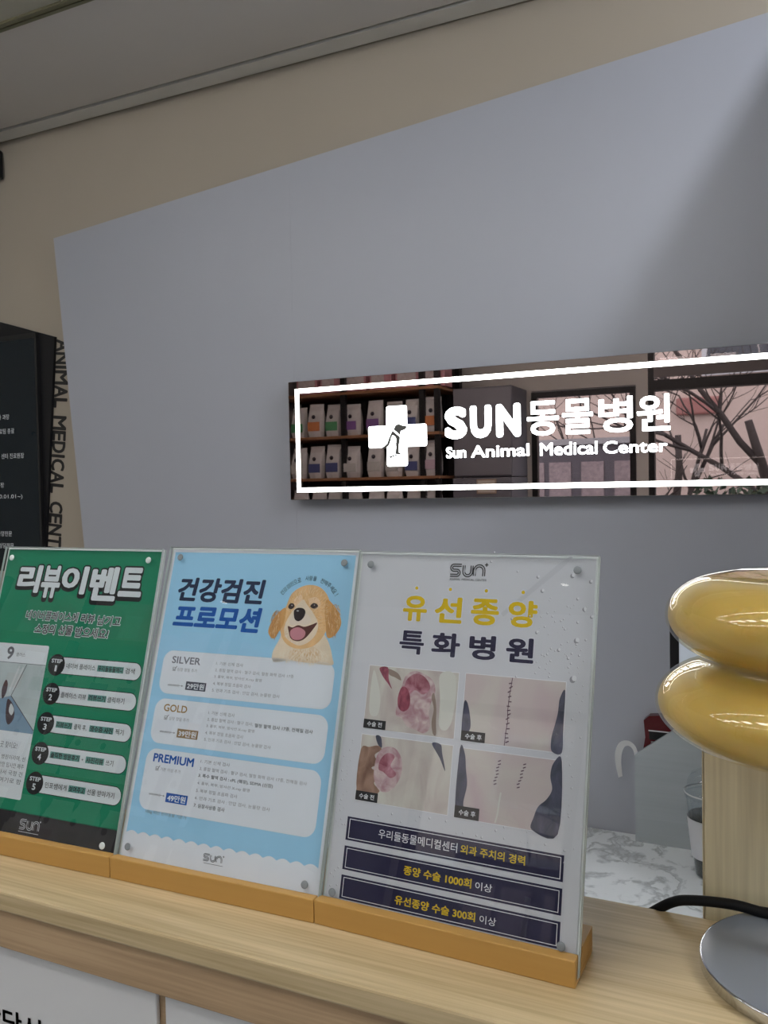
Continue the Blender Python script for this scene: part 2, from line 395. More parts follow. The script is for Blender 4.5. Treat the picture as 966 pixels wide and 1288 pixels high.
# sitting dog silhouette cut out of the cross
p = Print()
def dg(a, b_): # from the 773-px crop measured on the photo
    return sg(-.8610+(a-300)*.0003295*1.0, 1.5969-(b_-745)*.000296)
dog = [(372,745),(388,735),(410,736),(428,745),(446,749),(462,752),(463,768),(452,780),(436,786),(420,790),(413,806),(411,830),(408,868),(400,905),(399,940),(398,962),(412,968),(420,975),(400,980),(372,977),(370,962),(376,925),(374,890),(380,862),(372,838),(352,822),(340,840),(330,880),(318,905),(300,924),(250,926),(285,905),(303,890),(318,850),(340,800),(362,770)]
dd = [dg(*q) for q in dog]
p.tri(dd, [tuple(q) for q in tessellate_polygon([[Vector((x,y,0)) for x,y in dd]])], 8)
p.blob([dg(*q) for q in ((305,998),(335,990),(372,980),(395,984),(345,1000),(338,1010),(320,1003))], 8)
p.build('dog_silhouette', mat('dark_cutout', (.10,.095,.09), .4, noise=.2), t)
p = Print(); p.poly([dg(*q) for q in ((350,784),(358,776),(412,826),(408,836))], 9); p.build('collar', M_LEDB, t)
for ch, xa, xb in (('S',-.7098,-.6545),('U',-.6470,-.5955),('N',-.5845,-.5270)):
    p = Print(); u0,v0 = sg(xa,1.5580); u1,v1 = sg(xb,1.6332); p.text(ch, u0,v0,u1,v1, 6, off=.062); p.build('letter', M_LEDB, t)
for ch, xa, xb in (('동',-.5125,-.4405),('물',-.4330,-.3660),('병',-.3540,-.2820),('원',-.2740,-.2060)):
    u0,v0 = sg(xa,1.5575); u1,v1 = sg(xb,1.6345); p = Print(); p.text(ch, u0,v0,u1,v1, 6, off=.020); p.build('letter', M_LEDB, t)
for wd, xa, xb, za, zb in (('Sun',-.7075,-.6575,1.5138,1.5403),('Animal',-.6460,-.5080,1.5133,1.5415),('Medical',-.4837,-.3570,1.5125,1.5412),('Center',-.3450,-.2120,1.5125,1.5395)):
    u0,v0 = sg(xa,za); u1,v1 = sg(xb,zb); p = Print(); p.text(wd, u0,v0,u1,v1, 6, off=.034 if wd == 'Sun' else .02); p.build('word_lettering', M_LEDB, t)

# ================================================================== black display board with screen, wall lettering
t = thing('information_display', 'black slanted wall board with a dark screen of small white text at left', 'display', (-2.3,1.9,1.6))
def rel(pts, ox, oz): return [(x-ox,z-oz) for x,z in pts]
MB().prism(rel([(-2.9,1.203),(-2.073,1.203),(-2.001,1.927),(-2.9,2.19)],-2.3,1.6), .010, .0195).build('backing_board', M_BLACK, t)
bz = MB()
bz.box(-2.9+2.3,-2.069+2.3,-.001,.010,1.929-1.6,1.945-1.6); bz.box(-2.075+2.3,-2.067+2.3,-.001,.010,1.24-1.6,1.929-1.6); bz.build('screen_frame', mat('screen_bezel', (.006,.006,.007), .4, noise=.1), t)
MB().box(-2.9+2.3,-2.0755+2.3,.001,.0099,1.24-1.6,1.929-1.6).build('screen', mat('dark_screen_glass', (.006,.010,.014), .12, spec=.25, emit=(.10,.16,.20), estr=.01, noise=.1), t)
p = Print()
def line(body, xr, z, h=.0165, cw=.0165):
    wd = cw*len(body.replace(' ',''))*1000
    u = (xr+2.3)*1000; v = (z-1.6)*1000
    p.text(body, u-wd, v-h*500, u, v+h*500, 50, off=.003)
line('외과 과장',-2.1895,1.692); line('진료팀 총괄',-2.1695,1.6475)
line('센터 진료원장',-2.131,1.5690); line('장',-2.222,1.478)
line('20.01.01~)',-2.143,1.4400,.016,.0115)
line('종양전문',-2.1940,1.3240); line('상담전문',-2.187,1.2860)
p.build('screen_lettering', mat('screen_text_white', (.5,.5,.5), .5, emit=(.8,.9,1), estr=.10), t)

t = thing('wall_lettering', 'black capital letters running down the beige wall beside the black display', 'lettering', (-1.999,WALL,1.921))
t.rotation_euler = (0, math.atan(.0995), 0)
M_LET = mat('black_vinyl_letter', (.012,.011,.012), .5, noise=.1)
def word_letters(word, z_top, length, cap=.0505):
    wadv = {'A':1.02,'N':1.0,'I':.42,'M':1.22,'L':.82,'E':.85,'D':1.0,'C':1.0,'T':.92,'R':.92}
    tot = sum(wadv[c] for c in word); z = z_top
    for c in word:
        adv = length*wadv[c]/tot; v, f = glyphs(c)
        xs = [q[0] for q in v]; ys = [q[1] for q in v]; a,b_,c0,d = min(xs),max(xs),min(ys),max(ys)
        gw = adv*(.86 if c != 'I' else .36)
        mb = MB(); n = len(v)
        pts = [((y-c0)/(d-c0)*cap, -(adv-gw)/2-(x-a)/(b_-a)*gw) for x,y in v]
        for k_ in range(6):
            ox, oz = .0021*math.cos(k_*1.047), .0021*math.sin(k_*1.047)
            mb.add([(x_+ox, -.0012-k_*.00001, y_+oz) for x_, y_ in pts], f)
        o = mb.build('letter', M_LET, t, fix=False); o.location = (.0, 0, z)
        z -= adv
word_letters('ANIMAL', .0, .210); word_letters('MEDICAL', -.232, .241); word_letters('CENTER', -.497, .208)

# wall speaker in the upper left corner
t = thing('wall_speaker', 'dark boxy wall speaker with a pale edge, cut off at the upper left corner', 'speaker', (-2.312,1.72,2.415))
MB().bevbox(-.13,.113,.1,.195,.02,.11,.006).build('cabinet', M_BLACK, t)
MB().bevbox(.1135,.1165,.1,.14,.022,.108,.001,1).build('side_trim', M_ALU, t)
MB().box(-.12,.105,.097,.1,.028,.102).build('grille', mat('speaker_grille', (.03,.03,.03), .7, noise=.3, nscale=300), t)

# ================================================================== reception counter (front raised ledge)
ZC = 1.0838
t = thing('reception_counter', 'light oak reception counter ledge carrying the three poster stands and the lamp', 'counter', (-.3,.6,0))
def cbox(x0,x1,y0,y1,z0,z1,b=.0015): return MB().bevbox(x0+.3,x1+.3,y0-.6,y1-.6,z0,z1,b)
CX0, CX1 = -1.8, 1.2
cbox(CX0,CX1,.538,.740,ZC-.019,ZC,.0022).build('countertop', M_OAK, t)
cbox(CX0,CX1,.5425,.732,1.0275,ZC-.0195,.001).build('fascia_board', M_OAKF, t)
cbox(CX0,CX1,.5542,.736,.0,1.0270,.001).build('counter_body', M_OAKF, t)
pan = []
for i, (a, b_) in enumerate(((-1.45,-.966),(-.957,-.481),(-.4715,.02),(.029,.52),(.529,1.19))):
    o = cbox(a,b_,.5485,.5535,.08,1.0270,.0012).build('front_panel', mat('white_front_panel', (.66,.65,.66), .35, noise=.02), t)
    pan.append(o)
cbox(-1.46,1.19,.5500,.5538,.06,.0795,.001).build('plinth', M_OAKF, t)
p = Print(); p.text('담당선생님', -394, 940.5, -261.5, 965.5, 860, off=.022)
p.v = [(x,-.6+.5480+0*y,z) for x,y,z in p.v]
p.build('panel_lettering', ink('black', (.02,.02,.02)), pan[1])

# oak end panel rising behind the ledge at right
t = thing('oak_screen_panel', 'upright light oak board with vertical grain behind the lamp', 'board', (.1,.778,.0))
MB().bevbox(-.1605,.19,-.012,.010,.0,1.240,.0015).build('board', M_OAKV, t)
MB().bevbox(-.1620,-.1607,-.0115,.0095,.002,1.238,.0004,1).build('edge_band', wood('oak_edge', (.74,.64,.44),(.60,.50,.33),'Z'), t)

# marble work desk
t = thing('work_desk', 'white marble-topped work desk behind the oak counter', 'desk', (-.4,1.3,0))
DZ = .674
MB().bevbox(-1.0,.66,-.50,.588,DZ-.03,DZ,.002).build('desktop', M_MARBLE, t)
for a in (-.98,.60): MB().bevbox(a,a+.03,-.48,.56,0,DZ-.0305,.002).build('leg', M_WHITE, t)

# grey board with slanted top, standing on the desk against the wall
t = thing('desk_divider', 'pale grey wood-grain board with a slanted top edge on the marble desk', 'board', (-.285,1.85,DZ))
M_GREYW = wood('grey_washed_wood', (.43,.47,.50), (.35,.385,.415), 'X', .5, .5, .5)
MB().prism([(0,0),(.40,0),(.40,.33),(.185,.33),(.0,.189)], 0, .012).build('board', M_GREYW, t)
MB().box(.0,.012,.0125,.038,0,.18).build('side_rib', M_GREYW, t)
# red device behind it
t = thing('red_dispenser', 'dark red plastic dispenser peeking out behind the grey slanted board', 'dispenser', (-.245,1.876,DZ))
MB().prism([(-.028,0),(.058,0),(.058,.262),(.010,.275),(-.012,.272),(-.023,.262),(-.020,.225),(-.026,.19)], -.012, .012).build('body', mat('dark_red_plastic', (.085,.004,.008), .2, noise=.1), t)
MB().bevbox(-.012,.045,-.0135,-.0122,.222,.240,.0005,1).build('slot', M_BLACK, t)
MB().box(-.013,.046,-.0138,-.0136,.240,.2425).build('slot_rim', mat('pale_plastic', (.7,.7,.72), .4, noise=.03), t)
MB().bevbox(-.008,.03,-.0135,-.0122,.214,.2185,.0005,1).build('label_strip', mat('grey_label', (.25,.23,.24), .5, noise=.1), t)
# white paper strip curling out
q = bez([(-.282,1.868,DZ+.168),(-.288,1.867,DZ+.196),(-.300,1.866,DZ+.207),(-.314,1.866,DZ+.203),(-.322,1.867,DZ+.185),(-.323,1.868,DZ+.160),(-.319,1.869,DZ+.130)], 6)
mb = MB(); n = len(q)
vs = []
for i, v in enumerate(q):
    d_ = (q[min(i+1,n-1)]-q[max(i-1,0)]).normalized(); nn = Vector((-d_.z,0,d_.x)); wv = .0012+.0060*math.sin(math.pi*min(1,i/(n-1)*.75+.12))
    vs += [(v.x-nn.x*wv,v.y-.004,v.z-nn.z*wv),(v.x+nn.x*wv,v.y+.004,v.z+nn.z*wv)]
mb.add(vs, [(2*i,2*i+1,2*i+3,2*i+2) for i in range(n-1)], True)
mb.add([(x,y+.0007,z) for x,y,z in vs], [(2*i,2*i+1,2*i+3,2*i+2) for i in range(n-1)], True)
tag(mb.build('paper_strip', mat('white_paper_strip', (.8,.8,.8), .6, noise=.03)), 'white paper strip curling out left of the red dispenser', 'paper strip')

# monitor behind the lamp
t = thing('computer_monitor', 'slim monitor with dark edge and pale back, seen between the lamp rings', 'monitor', (.03,1.45,DZ))
MB().bevbox(-.196,.20,0,.02,.37,.562,.003).build('screen_housing', M_BLACK, t)
MB().bevbox(-.181,.195,-.003,-.0002,.375,.557,.001,1).build('back_cover', mat('pale_blue_grey_plastic', (.62,.68,.78), .4, noise=.02), t)
MB().bevbox(-.02,.02,.02,.035,.01,.45,.003).build('stand_neck', M_BLACK, t)
MB().bevbox(-.1,.1,-.05,.10,.0005,.012,.003).build('stand_foot', M_BLACK, t)

# iced coffee cup
t = thing('coffee_cup', 'clear plastic takeaway cup of dark iced coffee with dome lid on the desk', 'cup', (-.126,1.74,DZ+.0005))
M_CUP = clear('clear_cup_plastic', (.93,.95,.96), 1.45, .05, milk=.03)
MB().lathe([(0,0),(.026,0),(.0285,.003),(.0455,.155),(.0475,.158),(.0475,.161),(.046,.162),(.045,.160),(.0275,.004),(0,.003)], n=40).build('cup_body', M_CUP, t)
MB().lathe([(0,.0035),(.0268,.004),(.0402,.120),(.0402,.121),(0,.121)], n=40).build('coffee', mat('dark_coffee', (.010,.007,.006), .1, noise=.1), t)
MB().lathe([(.0342,.040),(.0428,.118),(.0432,.118),(.0346,.040)], n=40).build('paper_sleeve', mat('pale_grey_sleeve', (.55,.56,.60), .6, noise=.04), t)
p = MB()
for i in range(9):
    a = R(168+6*math.sin(i*1.7)); z = .068+i*.0052; rr = .0372+(z-.058)/.060*.0066+.0004
    for k in range(2):
        a2 = a+R(4+k*9+3*math.sin(i)); a3 = a2+R(4+2*math.sin(i*2.3+k))
        p.add([(rr*math.cos(a2),rr*math.sin(a2),z),(rr*math.cos(a3),rr*math.sin(a3),z),(rr*math.cos(a3),rr*math.sin(a3),z+.0035),(rr*math.cos(a2),rr*math.sin(a2),z+.0035)], [(0,1,2,3)])
p.build('sleeve_print', ink('black', (.02,.02,.02)), t)
lid = MB().lathe([(.0482,.158),(.0488,.166),(.0470,.168),(.0440,.172),(.0420,.188),(.034,.203),(.020,.210),(.012,.2115),(.012,.2105)], n=40).build('dome_lid', M_CUP, t)
MB().lathe([(.0476,.165),(.0490,.1655),(.0490,.1675),(.0476,.168)], n=40).build('lid_rim', mat('bright_lid_rim', (.6,.63,.66), .2, noise=.05), lid)

# ================================================================== lamp
LX, LY, LR = .0264, .6787, .0837
t = thing('table_lamp', 'amber glass table lamp of two stacked rings on a round chrome foot', 'lamp', (LX,LY,ZC))
pr = [(0,.0005),(LR-.001,.0005),(LR,.0012),(LR,.0088)]+[(LR-.0012+.0012*math.cos(R(a)), .0088+.0012*math.sin(R(a))) for a in (30,60,90)]+[(0,.0100)]
MB().lathe(pr, n=128).build('foot', M_CHROME, t)
MB().lathe([(0,.01004),(LR-.0016,.01004),(LR-.0013,.0100)], n=128).build('foot_top', mat('blue_grey_lacquer', (.20,.22,.26), .22, noise=.03), t)
MB().lathe([(0,.0102),(.016,.0102),(.013,.016),(.0085,.022),(.0085,.20),(0,.20)], n=32).build('stem', M_CHROME, t)
def ring_profile(grow=0.0):
    prof = []
    zl, al, bl = 1.285-ZC, .1145, .0295; zu, au, bu = 1.3495-ZC, .1068, .0305
    def half(zc, a, b_, t0, t1, n):
        rt = a*.60; return [((rt+(a-rt)*math.cos(R(t0+(t1-t0)*i/n))) + grow*math.cos(R(t0+(t1-t0)*i/n)), zc+(b_+grow)*math.sin(R(t0+(t1-t0)*i/n))) for i in range(n+1)]
    prof = [(.012+grow, zl-bl-grow),(al*.60, zl-bl-grow)]+half(zl,al,bl,-88,72,26)
    prof += [(al*.60+.004+grow, (zl+bl+zu-bu)/2)]
    prof += half(zu,au,bu,-70,88,26)+[(au*.6*.5, zu+bu+grow),(0.0005, zu+bu+grow)]
    return prof
# opal amber core and a clear amber skin of glass around it
m = bpy.data.materials.new('opal_amber_glass'); m.use_nodes = True; nt = m.node_tree; bb = nt.nodes['Principled BSDF']
bb.inputs['Base Color'].default_value = (.57,.44,.165,1); bb.inputs['Roughness'].default_value = .35
bb.inputs['Subsurface Weight'].default_value = .6; bb.inputs['Subsurface Radius'].default_value = (1,.7,.3); bb.inputs['Subsurface Scale'].default_value = .03
nz = nt.nodes.new('ShaderNodeTexNoise'); nz.inputs['Scale'].default_value = 6
mxx = nt.nodes.new('ShaderNodeMix'); mxx.data_type = 'RGBA'; mxx.inputs[6].default_value = (.55,.42,.155,1); mxx.inputs[7].default_value = (.61,.47,.18,1)
nt.links.new(nz.outputs['Fac'], mxx.inputs[0]); nt.links.new(mxx.outputs[2], bb.inputs['Base Color'])
M_OPAL = m
sh = MB().lathe(ring_profile(-.0022), n=128).build('glass_shade', M_OPAL, t)
MB().lathe(ring_profile(0), n=160).build('outer_glass', clear('amber_glass_skin', (.97,.92,.76), 1.5), sh)
cab = [(-.100,.7425,ZC+.0045),(-.085,.738,ZC+.0085),(-.067,.737,ZC+.0145),(-.036,.738,ZC+.0165),(-.010,.740,ZC+.0130),(.012,.741,ZC+.0125),(.030,.741,ZC+.0145),(.042,.740,ZC+.0150)]
cab = [(x,min(y,.7415),z) for x,y,z in cab]
cab[0] = (-.108,.7455,ZC-.012)
MB().tube([(x-LX,y-LY,z-ZC) for x,y,z in bez(cab,8)], .0042, 12).build('cord', M_BLACKM, t)
MB().tube([(x-LX,y-LY,z-ZC) for x,y,z in bez([(-.022,.7445,ZC+.0115),(-.006,.740,ZC+.0140),(.012,.741,ZC+.0150),(.026,.7405,ZC+.0135)],6)], .0042, 12).build('cord_plug', M_BLACKM, t)

# ================================================================== three acrylic poster stands
HB = .0204
def stand(label, x, y, rz, w_, th, h, ax, d1, paper_mat, bolts, boltm, base_d=.066):
    t = thing('poster_stand', label, 'poster stand', (x,y,ZC), rz, 'acrylic poster stands in a row on the counter')
    A = d1+.0005
    # base: front lip, groove, rear block
    mb = MB(); mb.bevbox(0,w_,0,d1,0,HB,.0009,2); mb.build('base_lip', M_PINE, t)
    mb = MB(); mb.bevbox(.0,w_,d1+.0005,base_d*.83,0.0002,.0045,.0005,1)
    g = A+.0062
    n = 4; pts = [(g,.0046),(g+.0005+(HB-.0046)*math.tan(th),HB),(base_d*.83,HB),(base_d*.83,.0046)]
    for_ = [(0.0,py,pz) for py,pz in pts]+[(w_,py,pz) for py,pz in pts]
    mb.add(for_, [(0,1,2,3),(7,6,5,4)]+[(i,(i+1)%4,(i+1)%4+4,i+4) for i in range(4)])
    mb.build('base_block', M_PINE, t)
    S = Vector((ax, A+.001, HB))    # local origin: where the sheet leaves the lip
    def sub(name, mb_, m_, par=t):
        o = mb_.build(name, m_, par)
        if par is t: o.location = S; o.rotation_euler = (-th,0,0)
        return o
    D = -.0165   # depth of sheets in the groove
    sub('front_acrylic', MB().box(.0003,.2197,-.0042,-.0016,D,h-.0002), M_ACRY)
    e = MB(); e.box(.2197,.22,-.0042,-.0016,D,h); e.box(0,.0003,-.0042,-.0016,D,h); e.box(.0003,.2197,-.0042,-.0016,h-.0002,h)
    e.box(.2192,.22,.0006,.0026,D,h); e.box(0,.0008,.0006,.0026,D,h)
    sub('acrylic_edge', e, M_EDGE)
    sub('back_acrylic', MB().box(.0009,.2191,.0006,.0026,D,h-.0002), mat('frosted_acrylic_back', (.62,.66,.66), .3, noise=.02))
    pp = sub('poster', MB().box(.0028,.2172,-.0002,.0004,D+.002,h-.0022), paper_mat)
    for (bu, bv) in bolts:
        mb = MB(); prf = [(0,-.0009),(.0024,-.0009),(.0032,-.0006),(.0034,0)]
        v = []; f = []; n = 20; k = 4
        for i in range(n):
            a = 2*math.pi*i/n; v += [(bu*.001+r_*math.cos(a), -.0042+z_, bv*.001+r_*math.sin(a)) for r_,z_ in prf]
        for i in range(n):
            j = (i+1)%n; f += [(i*k+q,j*k+q,j*k+q+1,i*k+q+1) for q in range(3)]
        mb.add(v, f, True); sub('rivet', mb, boltm)
    return t, pp

# ---------------- blue poster
BLUE = ink('sky_blue', (.30,.56,.78)); PAPER = mat('white_print_paper', (.70,.73,.80), .5, noise=.015, spec=.3)
NAVY = ink('navy', (.018,.030,.075)); RBLUE = ink('royal_blue', (.012,.09,.36)); GREY = ink('grey_text', (.22,.23,.26)); DKG = ink('dark_grey', (.13,.14,.16))
_, pp = stand('middle poster stand with a light blue health check poster and golden puppy', -.5761,.5978,.0185,.2199,.3155,.3011,.0017,.0088, PAPER,
    [(15.3,290),(205.3,288),(12.9,8.0),(205.5,6.0)], M_BOLT)
def PB(f, name, m, par): p = Print(.00025); f(p); return p.build(name, m, par)
def f(p):
    pts = [(5.2,296.2),(5.2,22)]
    n = 15
    out = []
    for i in range(n):
        a = 5.2+(214.8-5.2)*i/n; b_ = 5.2+(214.8-5.2)*(i+1)/n; base = 20
        out += [(a+(b_-a)*k/6, base+2.6*math.sin(math.pi*k/6)) for k in range(6)]
    out.append((214.8,20)); pts = [(5.2,296.2)]+out+[(214.8,296.2)]
    p.tri(pts, [tuple(q) for q in tessellate_polygon([[Vector((x,y,0)) for x,y in pts]])], 1)
PB(f, 'blue_field', BLUE, pp)
def card(p, u0,v0,u1,v1,lay=2): p.rect(u0,v0,u1,v1,lay,r=11)
CARD = ink('card_white', (.66,.70,.77))
for v0, v1, nm in ((152.5,195,'a'),(104.8,147.5,'b'),(43,99.5,'c')):
    PB(lambda p: card(p,13.5,v0,207.5,v1), 'text_card', CARD, pp)
def dots(p):
    for v in (195,147.5,99.5):
        for i in range(72): u = 24+i*2.4; p.disc(u,v,.35,lay=3,n=6)
    for v in (152.5,104.8,43):
        for i in range(72): u = 24+i*2.4; p.disc(u,v,.35,lay=3,n=6)
PB(dots, 'card_stitching', ink('stitch_grey', (.42,.46,.52)), pp)
PB(lambda p: p.text('건강검진', 16.8,245,120.5,270, 4, off=.038, shear=.1), 'title_lettering', NAVY, pp)
PB(lambda p: p.text('프로모션', 17.0,217.5,121,242, 4, off=.042, shear=.1), 'title_lettering', RBLUE, pp)
def arc_text(p):
    s = '건강검진으로 사랑을 전해주세요!'; n = len(s)
    for i, ch in enumerate(s):
        if ch == ' ': continue
        a = math.pi*(.80-.60*i/(n-1)); cu, cv, rr = 170, 236.5, 36.5
        u, v = cu+rr*math.cos(a), cv+rr*math.sin(a)*1.0
        p.text(ch, u-(1.9 if ch != '!' else .3),v-2.3,u+(1.9 if ch != '!' else .3),v+2.3, 4, off=.012, rot=math.degrees(a)-90)
PB(arc_text, 'arched_lettering', NAVY, pp)
PB(lambda p: p.text('SILVER', 24.4,182.5,58.8,189.6, 4, off=.02), 'tier_lettering', ink('silver_grey', (.16,.17,.21)), pp)
PB(lambda p: p.text('GOLD', 24.4,135.5,52.4,142.6, 4, off=.02), 'tier_lettering', ink('gold_brown', (.30,.19,.07)), pp)
PB(lambda p: p.text('PREMIUM', 22.2,87.2,70.0,95.2, 4, off=.03), 'tier_lettering', RBLUE, pp)
for (a,b_,c,d), m_, s in (((45.8,157.8,69.8,166),ink('tag_slate', (.07,.08,.11)),'29만원'),((45,112.3,69.5,120.6),ink('tag_tan', (.26,.18,.10)),'39만원'),((44.5,52.5,69.4,61),RBLUE,'49만원')):
    o = PB(lambda p: p.rect(a,b_,c,d,4), 'price_tag', m_, pp)
    p = Print(.00025); p.text(s, a+1.8,b_+1.2,c-1.8,d-1.2, 6, off=.025); q = p.build('price_lettering', CARD, pp)
def small(p):
    for (v, s) in ((177,'심장 정밀 추가'),(129.5,'심장 정밀 추가'),(81.5,'기본 이상 추가')):
        p.frame(26.8,v-2,30.6,v+1.8,.5,4); p.stroke([(27.6,v+.3),(28.8,v-1.2),(31.6,v+2.8)],.8,4)
        p.text(s, 32.5,v-1.9,56.5,v+1.5, 4)
    for v in (161,116,57.5):
        p.text('600,000원', 24.5,v-1.2,38,v+1.4,4); p.rect(24,v-.1,41,v+.3,5); p.poly([(41,v-.8),(43,v+.1),(41,v+1)],5)
    L1 = [('1. 기본 신체 검사',31),('2. 종합 혈액 검사 : 혈구 검사, 혈청 화학 검사 17종',88),('3. 흉부, 복부, 방사선 X-ray 촬영',54),('4. 복부 정밀 초음파 검사',43),('5. 안과 기초 검사 : 안압 검사, 눈물량 검사',76)]
    for i, (s, wd) in enumerate(L1): p.text(s, 77.5,184.2-i*6.45,77.5+wd,187.6-i*6.45, 4)
    L2 = [('1. 기본 신체 검사',30),None,('3. 흉부, 복부, 방사선 X-ray 촬영',54),('4. 복부 정밀 초음파 검사',43),('5. 안과 기초 검사 : 안압 검사, 눈물량 검사',74)]
    for i, q in enumerate(L2):
        if q: p.text(q[0], 77.5,137.0-i*6.2,77.5+q[1],140.4-i*6.2, 4)
    p.text('2. 종합 혈액 검사 : 혈구 검사,', 77.5,130.8,129,134.2, 4)
    L3 = [('1. 기본 신체 검사',33),('2. 종합 혈액 검사 : 혈구 검사, 혈청 화학 검사 17종, 전해질 검사',116),None,('4. 흉부, 복부, 방사선 X-ray 촬영',58),('5. 복부 정밀 초음파 검사',46),('6. 안과 기초 검사 : 안압 검사, 눈물량 검사',82),None]
    for i, q in enumerate(L3):
        if q: p.text(q[0], 77.5,92.0-i*6.6,77.5+q[1],95.4-i*6.6, 4)
    p.text('10kg 미만 반려동물 기준가', 24,39.6,71.6,43.2, 4)
PB(small, 'body_lettering', GREY, pp)
def boldl(p):
    p.text('혈청 혈액 검사 17종, 전해질 검사', 131,130.0,192.8,133.8, 4, off=.02)
    p.text('3. 특수 혈액 검사 : cPL (췌장), SDMA (신장)', 77.5,78.6,159.3,82.6, 4, off=.02)
    p.text('7. 심장사상충 검사', 77.5,52.2,112,56.0, 4, off=.02)
PB(boldl, 'bold_lettering', DKG, pp)
PB(lambda p: (logo(p, 96.9,8.6,22.2,6.0,.55,4), p.rect(98,6.4,119,6.8,4)), 'logo', DKG, pp)
# puppy picture
FUR = mat('ink_golden_fur', (.72,.45,.22), .7, noise=.25, nscale=90, stretch=(1,1,.5), spec=.2)
FUR_D = mat('ink_ear_fur', (.60,.32,.12), .7, noise=.35, nscale=120, stretch=(1.5,1,.35), spec=.2)
FUR_L = mat('ink_cream_fur', (.74,.62,.48), .7, noise=.15, nscale=90, spec=.2)
PB(lambda p: p.blob([(142,191.5),(139,200),(144,212),(150,224),(175,232),(190,222),(198,212),(203,200),(203.5,192.6),(180,193.5),(160,194.2)], 2), 'puppy_body', FUR_L, pp)
PB(lambda p: p.blob([(160,194.6),(158,203),(166,209),(180,209),(190,203),(188,194)], 3), 'puppy_chest', mat('ink_chest_fur', (.70,.54,.37), .7, noise=.15, nscale=100), pp)
def blobs(lst): 
    def g(p):
        for l in lst: p.blob(*l)
    return g
PB(blobs([([(147,245),(151,257),(160,264),(170,266.5),(181,264.5),(190,257),(195,245),(195,230),(190,217),(181,208.5),(168,205.5),(156,207.5),(147,215),(143,228)], 4)]), 'puppy_head', FUR, pp)
PB(blobs([([(147,243),(141,240),(134,231),(131,221.5),(133,216),(138,213.5),(142,219),(147,229)], 5),
          ([(190,253),(198,248),(205,240),(208,231),(205,223),(199,217.5),(194.5,219),(192,230),(189,243)], 5)]), 'puppy_ears', FUR_D, pp)
PB(blobs([([(155,252),(162,257),(164,248),(160,243),(156,246)], 5),([(171,252),(178,255),(184,249),(180,243),(174,245)], 5)]), 'puppy_brows', mat('ink_brow_fur', (.78,.56,.36), .7, noise=.15, nscale=90), pp)
PB(blobs([([(160,248),(165,252),(169,248),(177,240),(184,230),(183,220),(176,212),(167,208.5),(158,211),(150,217),(148.5,227),(153,238)], 6)]), 'puppy_muzzle', FUR_L, pp)
PB(blobs([([(152,226),(157,225),(163,227.5),(170,226.3),(178,229),(183,230.5),(177,221),(171,214.5),(164,212.3),(157,214.5),(154,220)], 8)]), 'puppy_mouth', ink('mouth_brown', (.10,.035,.03)), pp)
PB(blobs([([(156,222.5),(163,225.5),(171,222.5),(171.5,217.5),(167,214),(160,213.8),(156,217.5)], 10)]), 'puppy_tongue', ink('tongue_pink', (.52,.22,.26), n=.15), pp)
PB(blobs([([(153,229.5),(158,227),(163,229.5),(169,227.5),(176,231.5),(172,238),(162,241),(156,237)], 9)]), 'puppy_lips', mat('ink_pale_muzzle', (.72,.62,.53), .7, noise=.08), pp)
PB(blobs([([(156.5,238.5),(157,242),(161,244),(166.5,243.4),(169,240),(167.5,234.5),(163,231.2),(158.5,233)], 11)]), 'puppy_nose', ink('nose_black', (.03,.022,.025)), pp)
PB(blobs([([(149.5,244),(151,247.6),(154.5,247.8),(156.3,245),(153,242.2)], 11),([(173.4,246),(176,249),(180,248.4),(181.5,245.8),(177,244)], 11)]), 'puppy_eyes', ink('eye_brown', (.045,.03,.03)), pp)
PB(lambda p: (p.disc(153.4,246,.6,lay=12,n=8), p.disc(177.6,247.2,.6,lay=12,n=8), p.disc(160.5,241,1.4,.6,12)), 'puppy_glints', ink('glint', (.5,.5,.52)), pp)

def fur(name, m_, cu, cv, ru, rv, n, seed, cx, cy, ln, wd, excl=None, lay=5, down=0):
    rr = random.Random(seed); p = Print(.00025)
    while n:
        u, v = rr.uniform(-1,1), rr.uniform(-1,1)
        if u*u+v*v > 1: continue
        u, v = cu+u*ru, cv+v*rv
        if excl and ((u-excl[0])/excl[2])**2+((v-excl[1])/excl[3])**2 < 1: continue
        n -= 1
        d = Vector((u-cx, v-cy-down)); d = d.normalized() if d.length > .1 else Vector((0,1)); d = (d+Vector((rr.uniform(-.35,.35),rr.uniform(-.35,.35)))).normalized()
        q = Vector((-d.y,d.x))*wd*rr.uniform(.5,1); L_ = ln*rr.uniform(.6,1.2)
        p.tri([(u-q.x,v-q.y),(u+q.x,v+q.y),(u+d.x*L_,v+d.y*L_)], [(0,1,2)], lay)
    o = p.build(name, m_, pp); o['kind'] = 'stuff'; return o
F1 = ink('fur_light', (.76,.54,.32)); F2 = ink('fur_shadow', (.60,.36,.17)); F3 = ink('fur_cream', (.78,.69,.57)); F4 = ink('fur_rust', (.50,.25,.09))
fur('fur_strokes', F1, 170,240,22,24, 300, 1, 163,232, 4, .35, (163,226,17,15), 5)
fur('fur_strokes', F2, 171,240,23,24, 160, 2, 163,232, 4, .30, (163,226,18,16), 5.3)
fur('fur_strokes', F4, 138,228,5.5,13, 160, 3, 141,260, 5, .35, None, 5.5)
fur('fur_strokes', F1, 137,229,5,12, 30, 4, 141,260, 5, .3, None, 5.7)
fur('fur_strokes', F4, 199.5,235,6,15, 190, 5, 190,262, 5, .35, None, 5.5)
fur('fur_strokes', F1, 200,236,6,14, 40, 6, 190,262, 5, .3, None, 5.7)
fur('fur_strokes', F3, 163,224,14,13, 260, 7, 163,236, 3, .3, None, 6.5)
fur('fur_strokes', F2, 160,218,12,6, 50, 8, 163,236, 2.5, .25, None, 6.7)
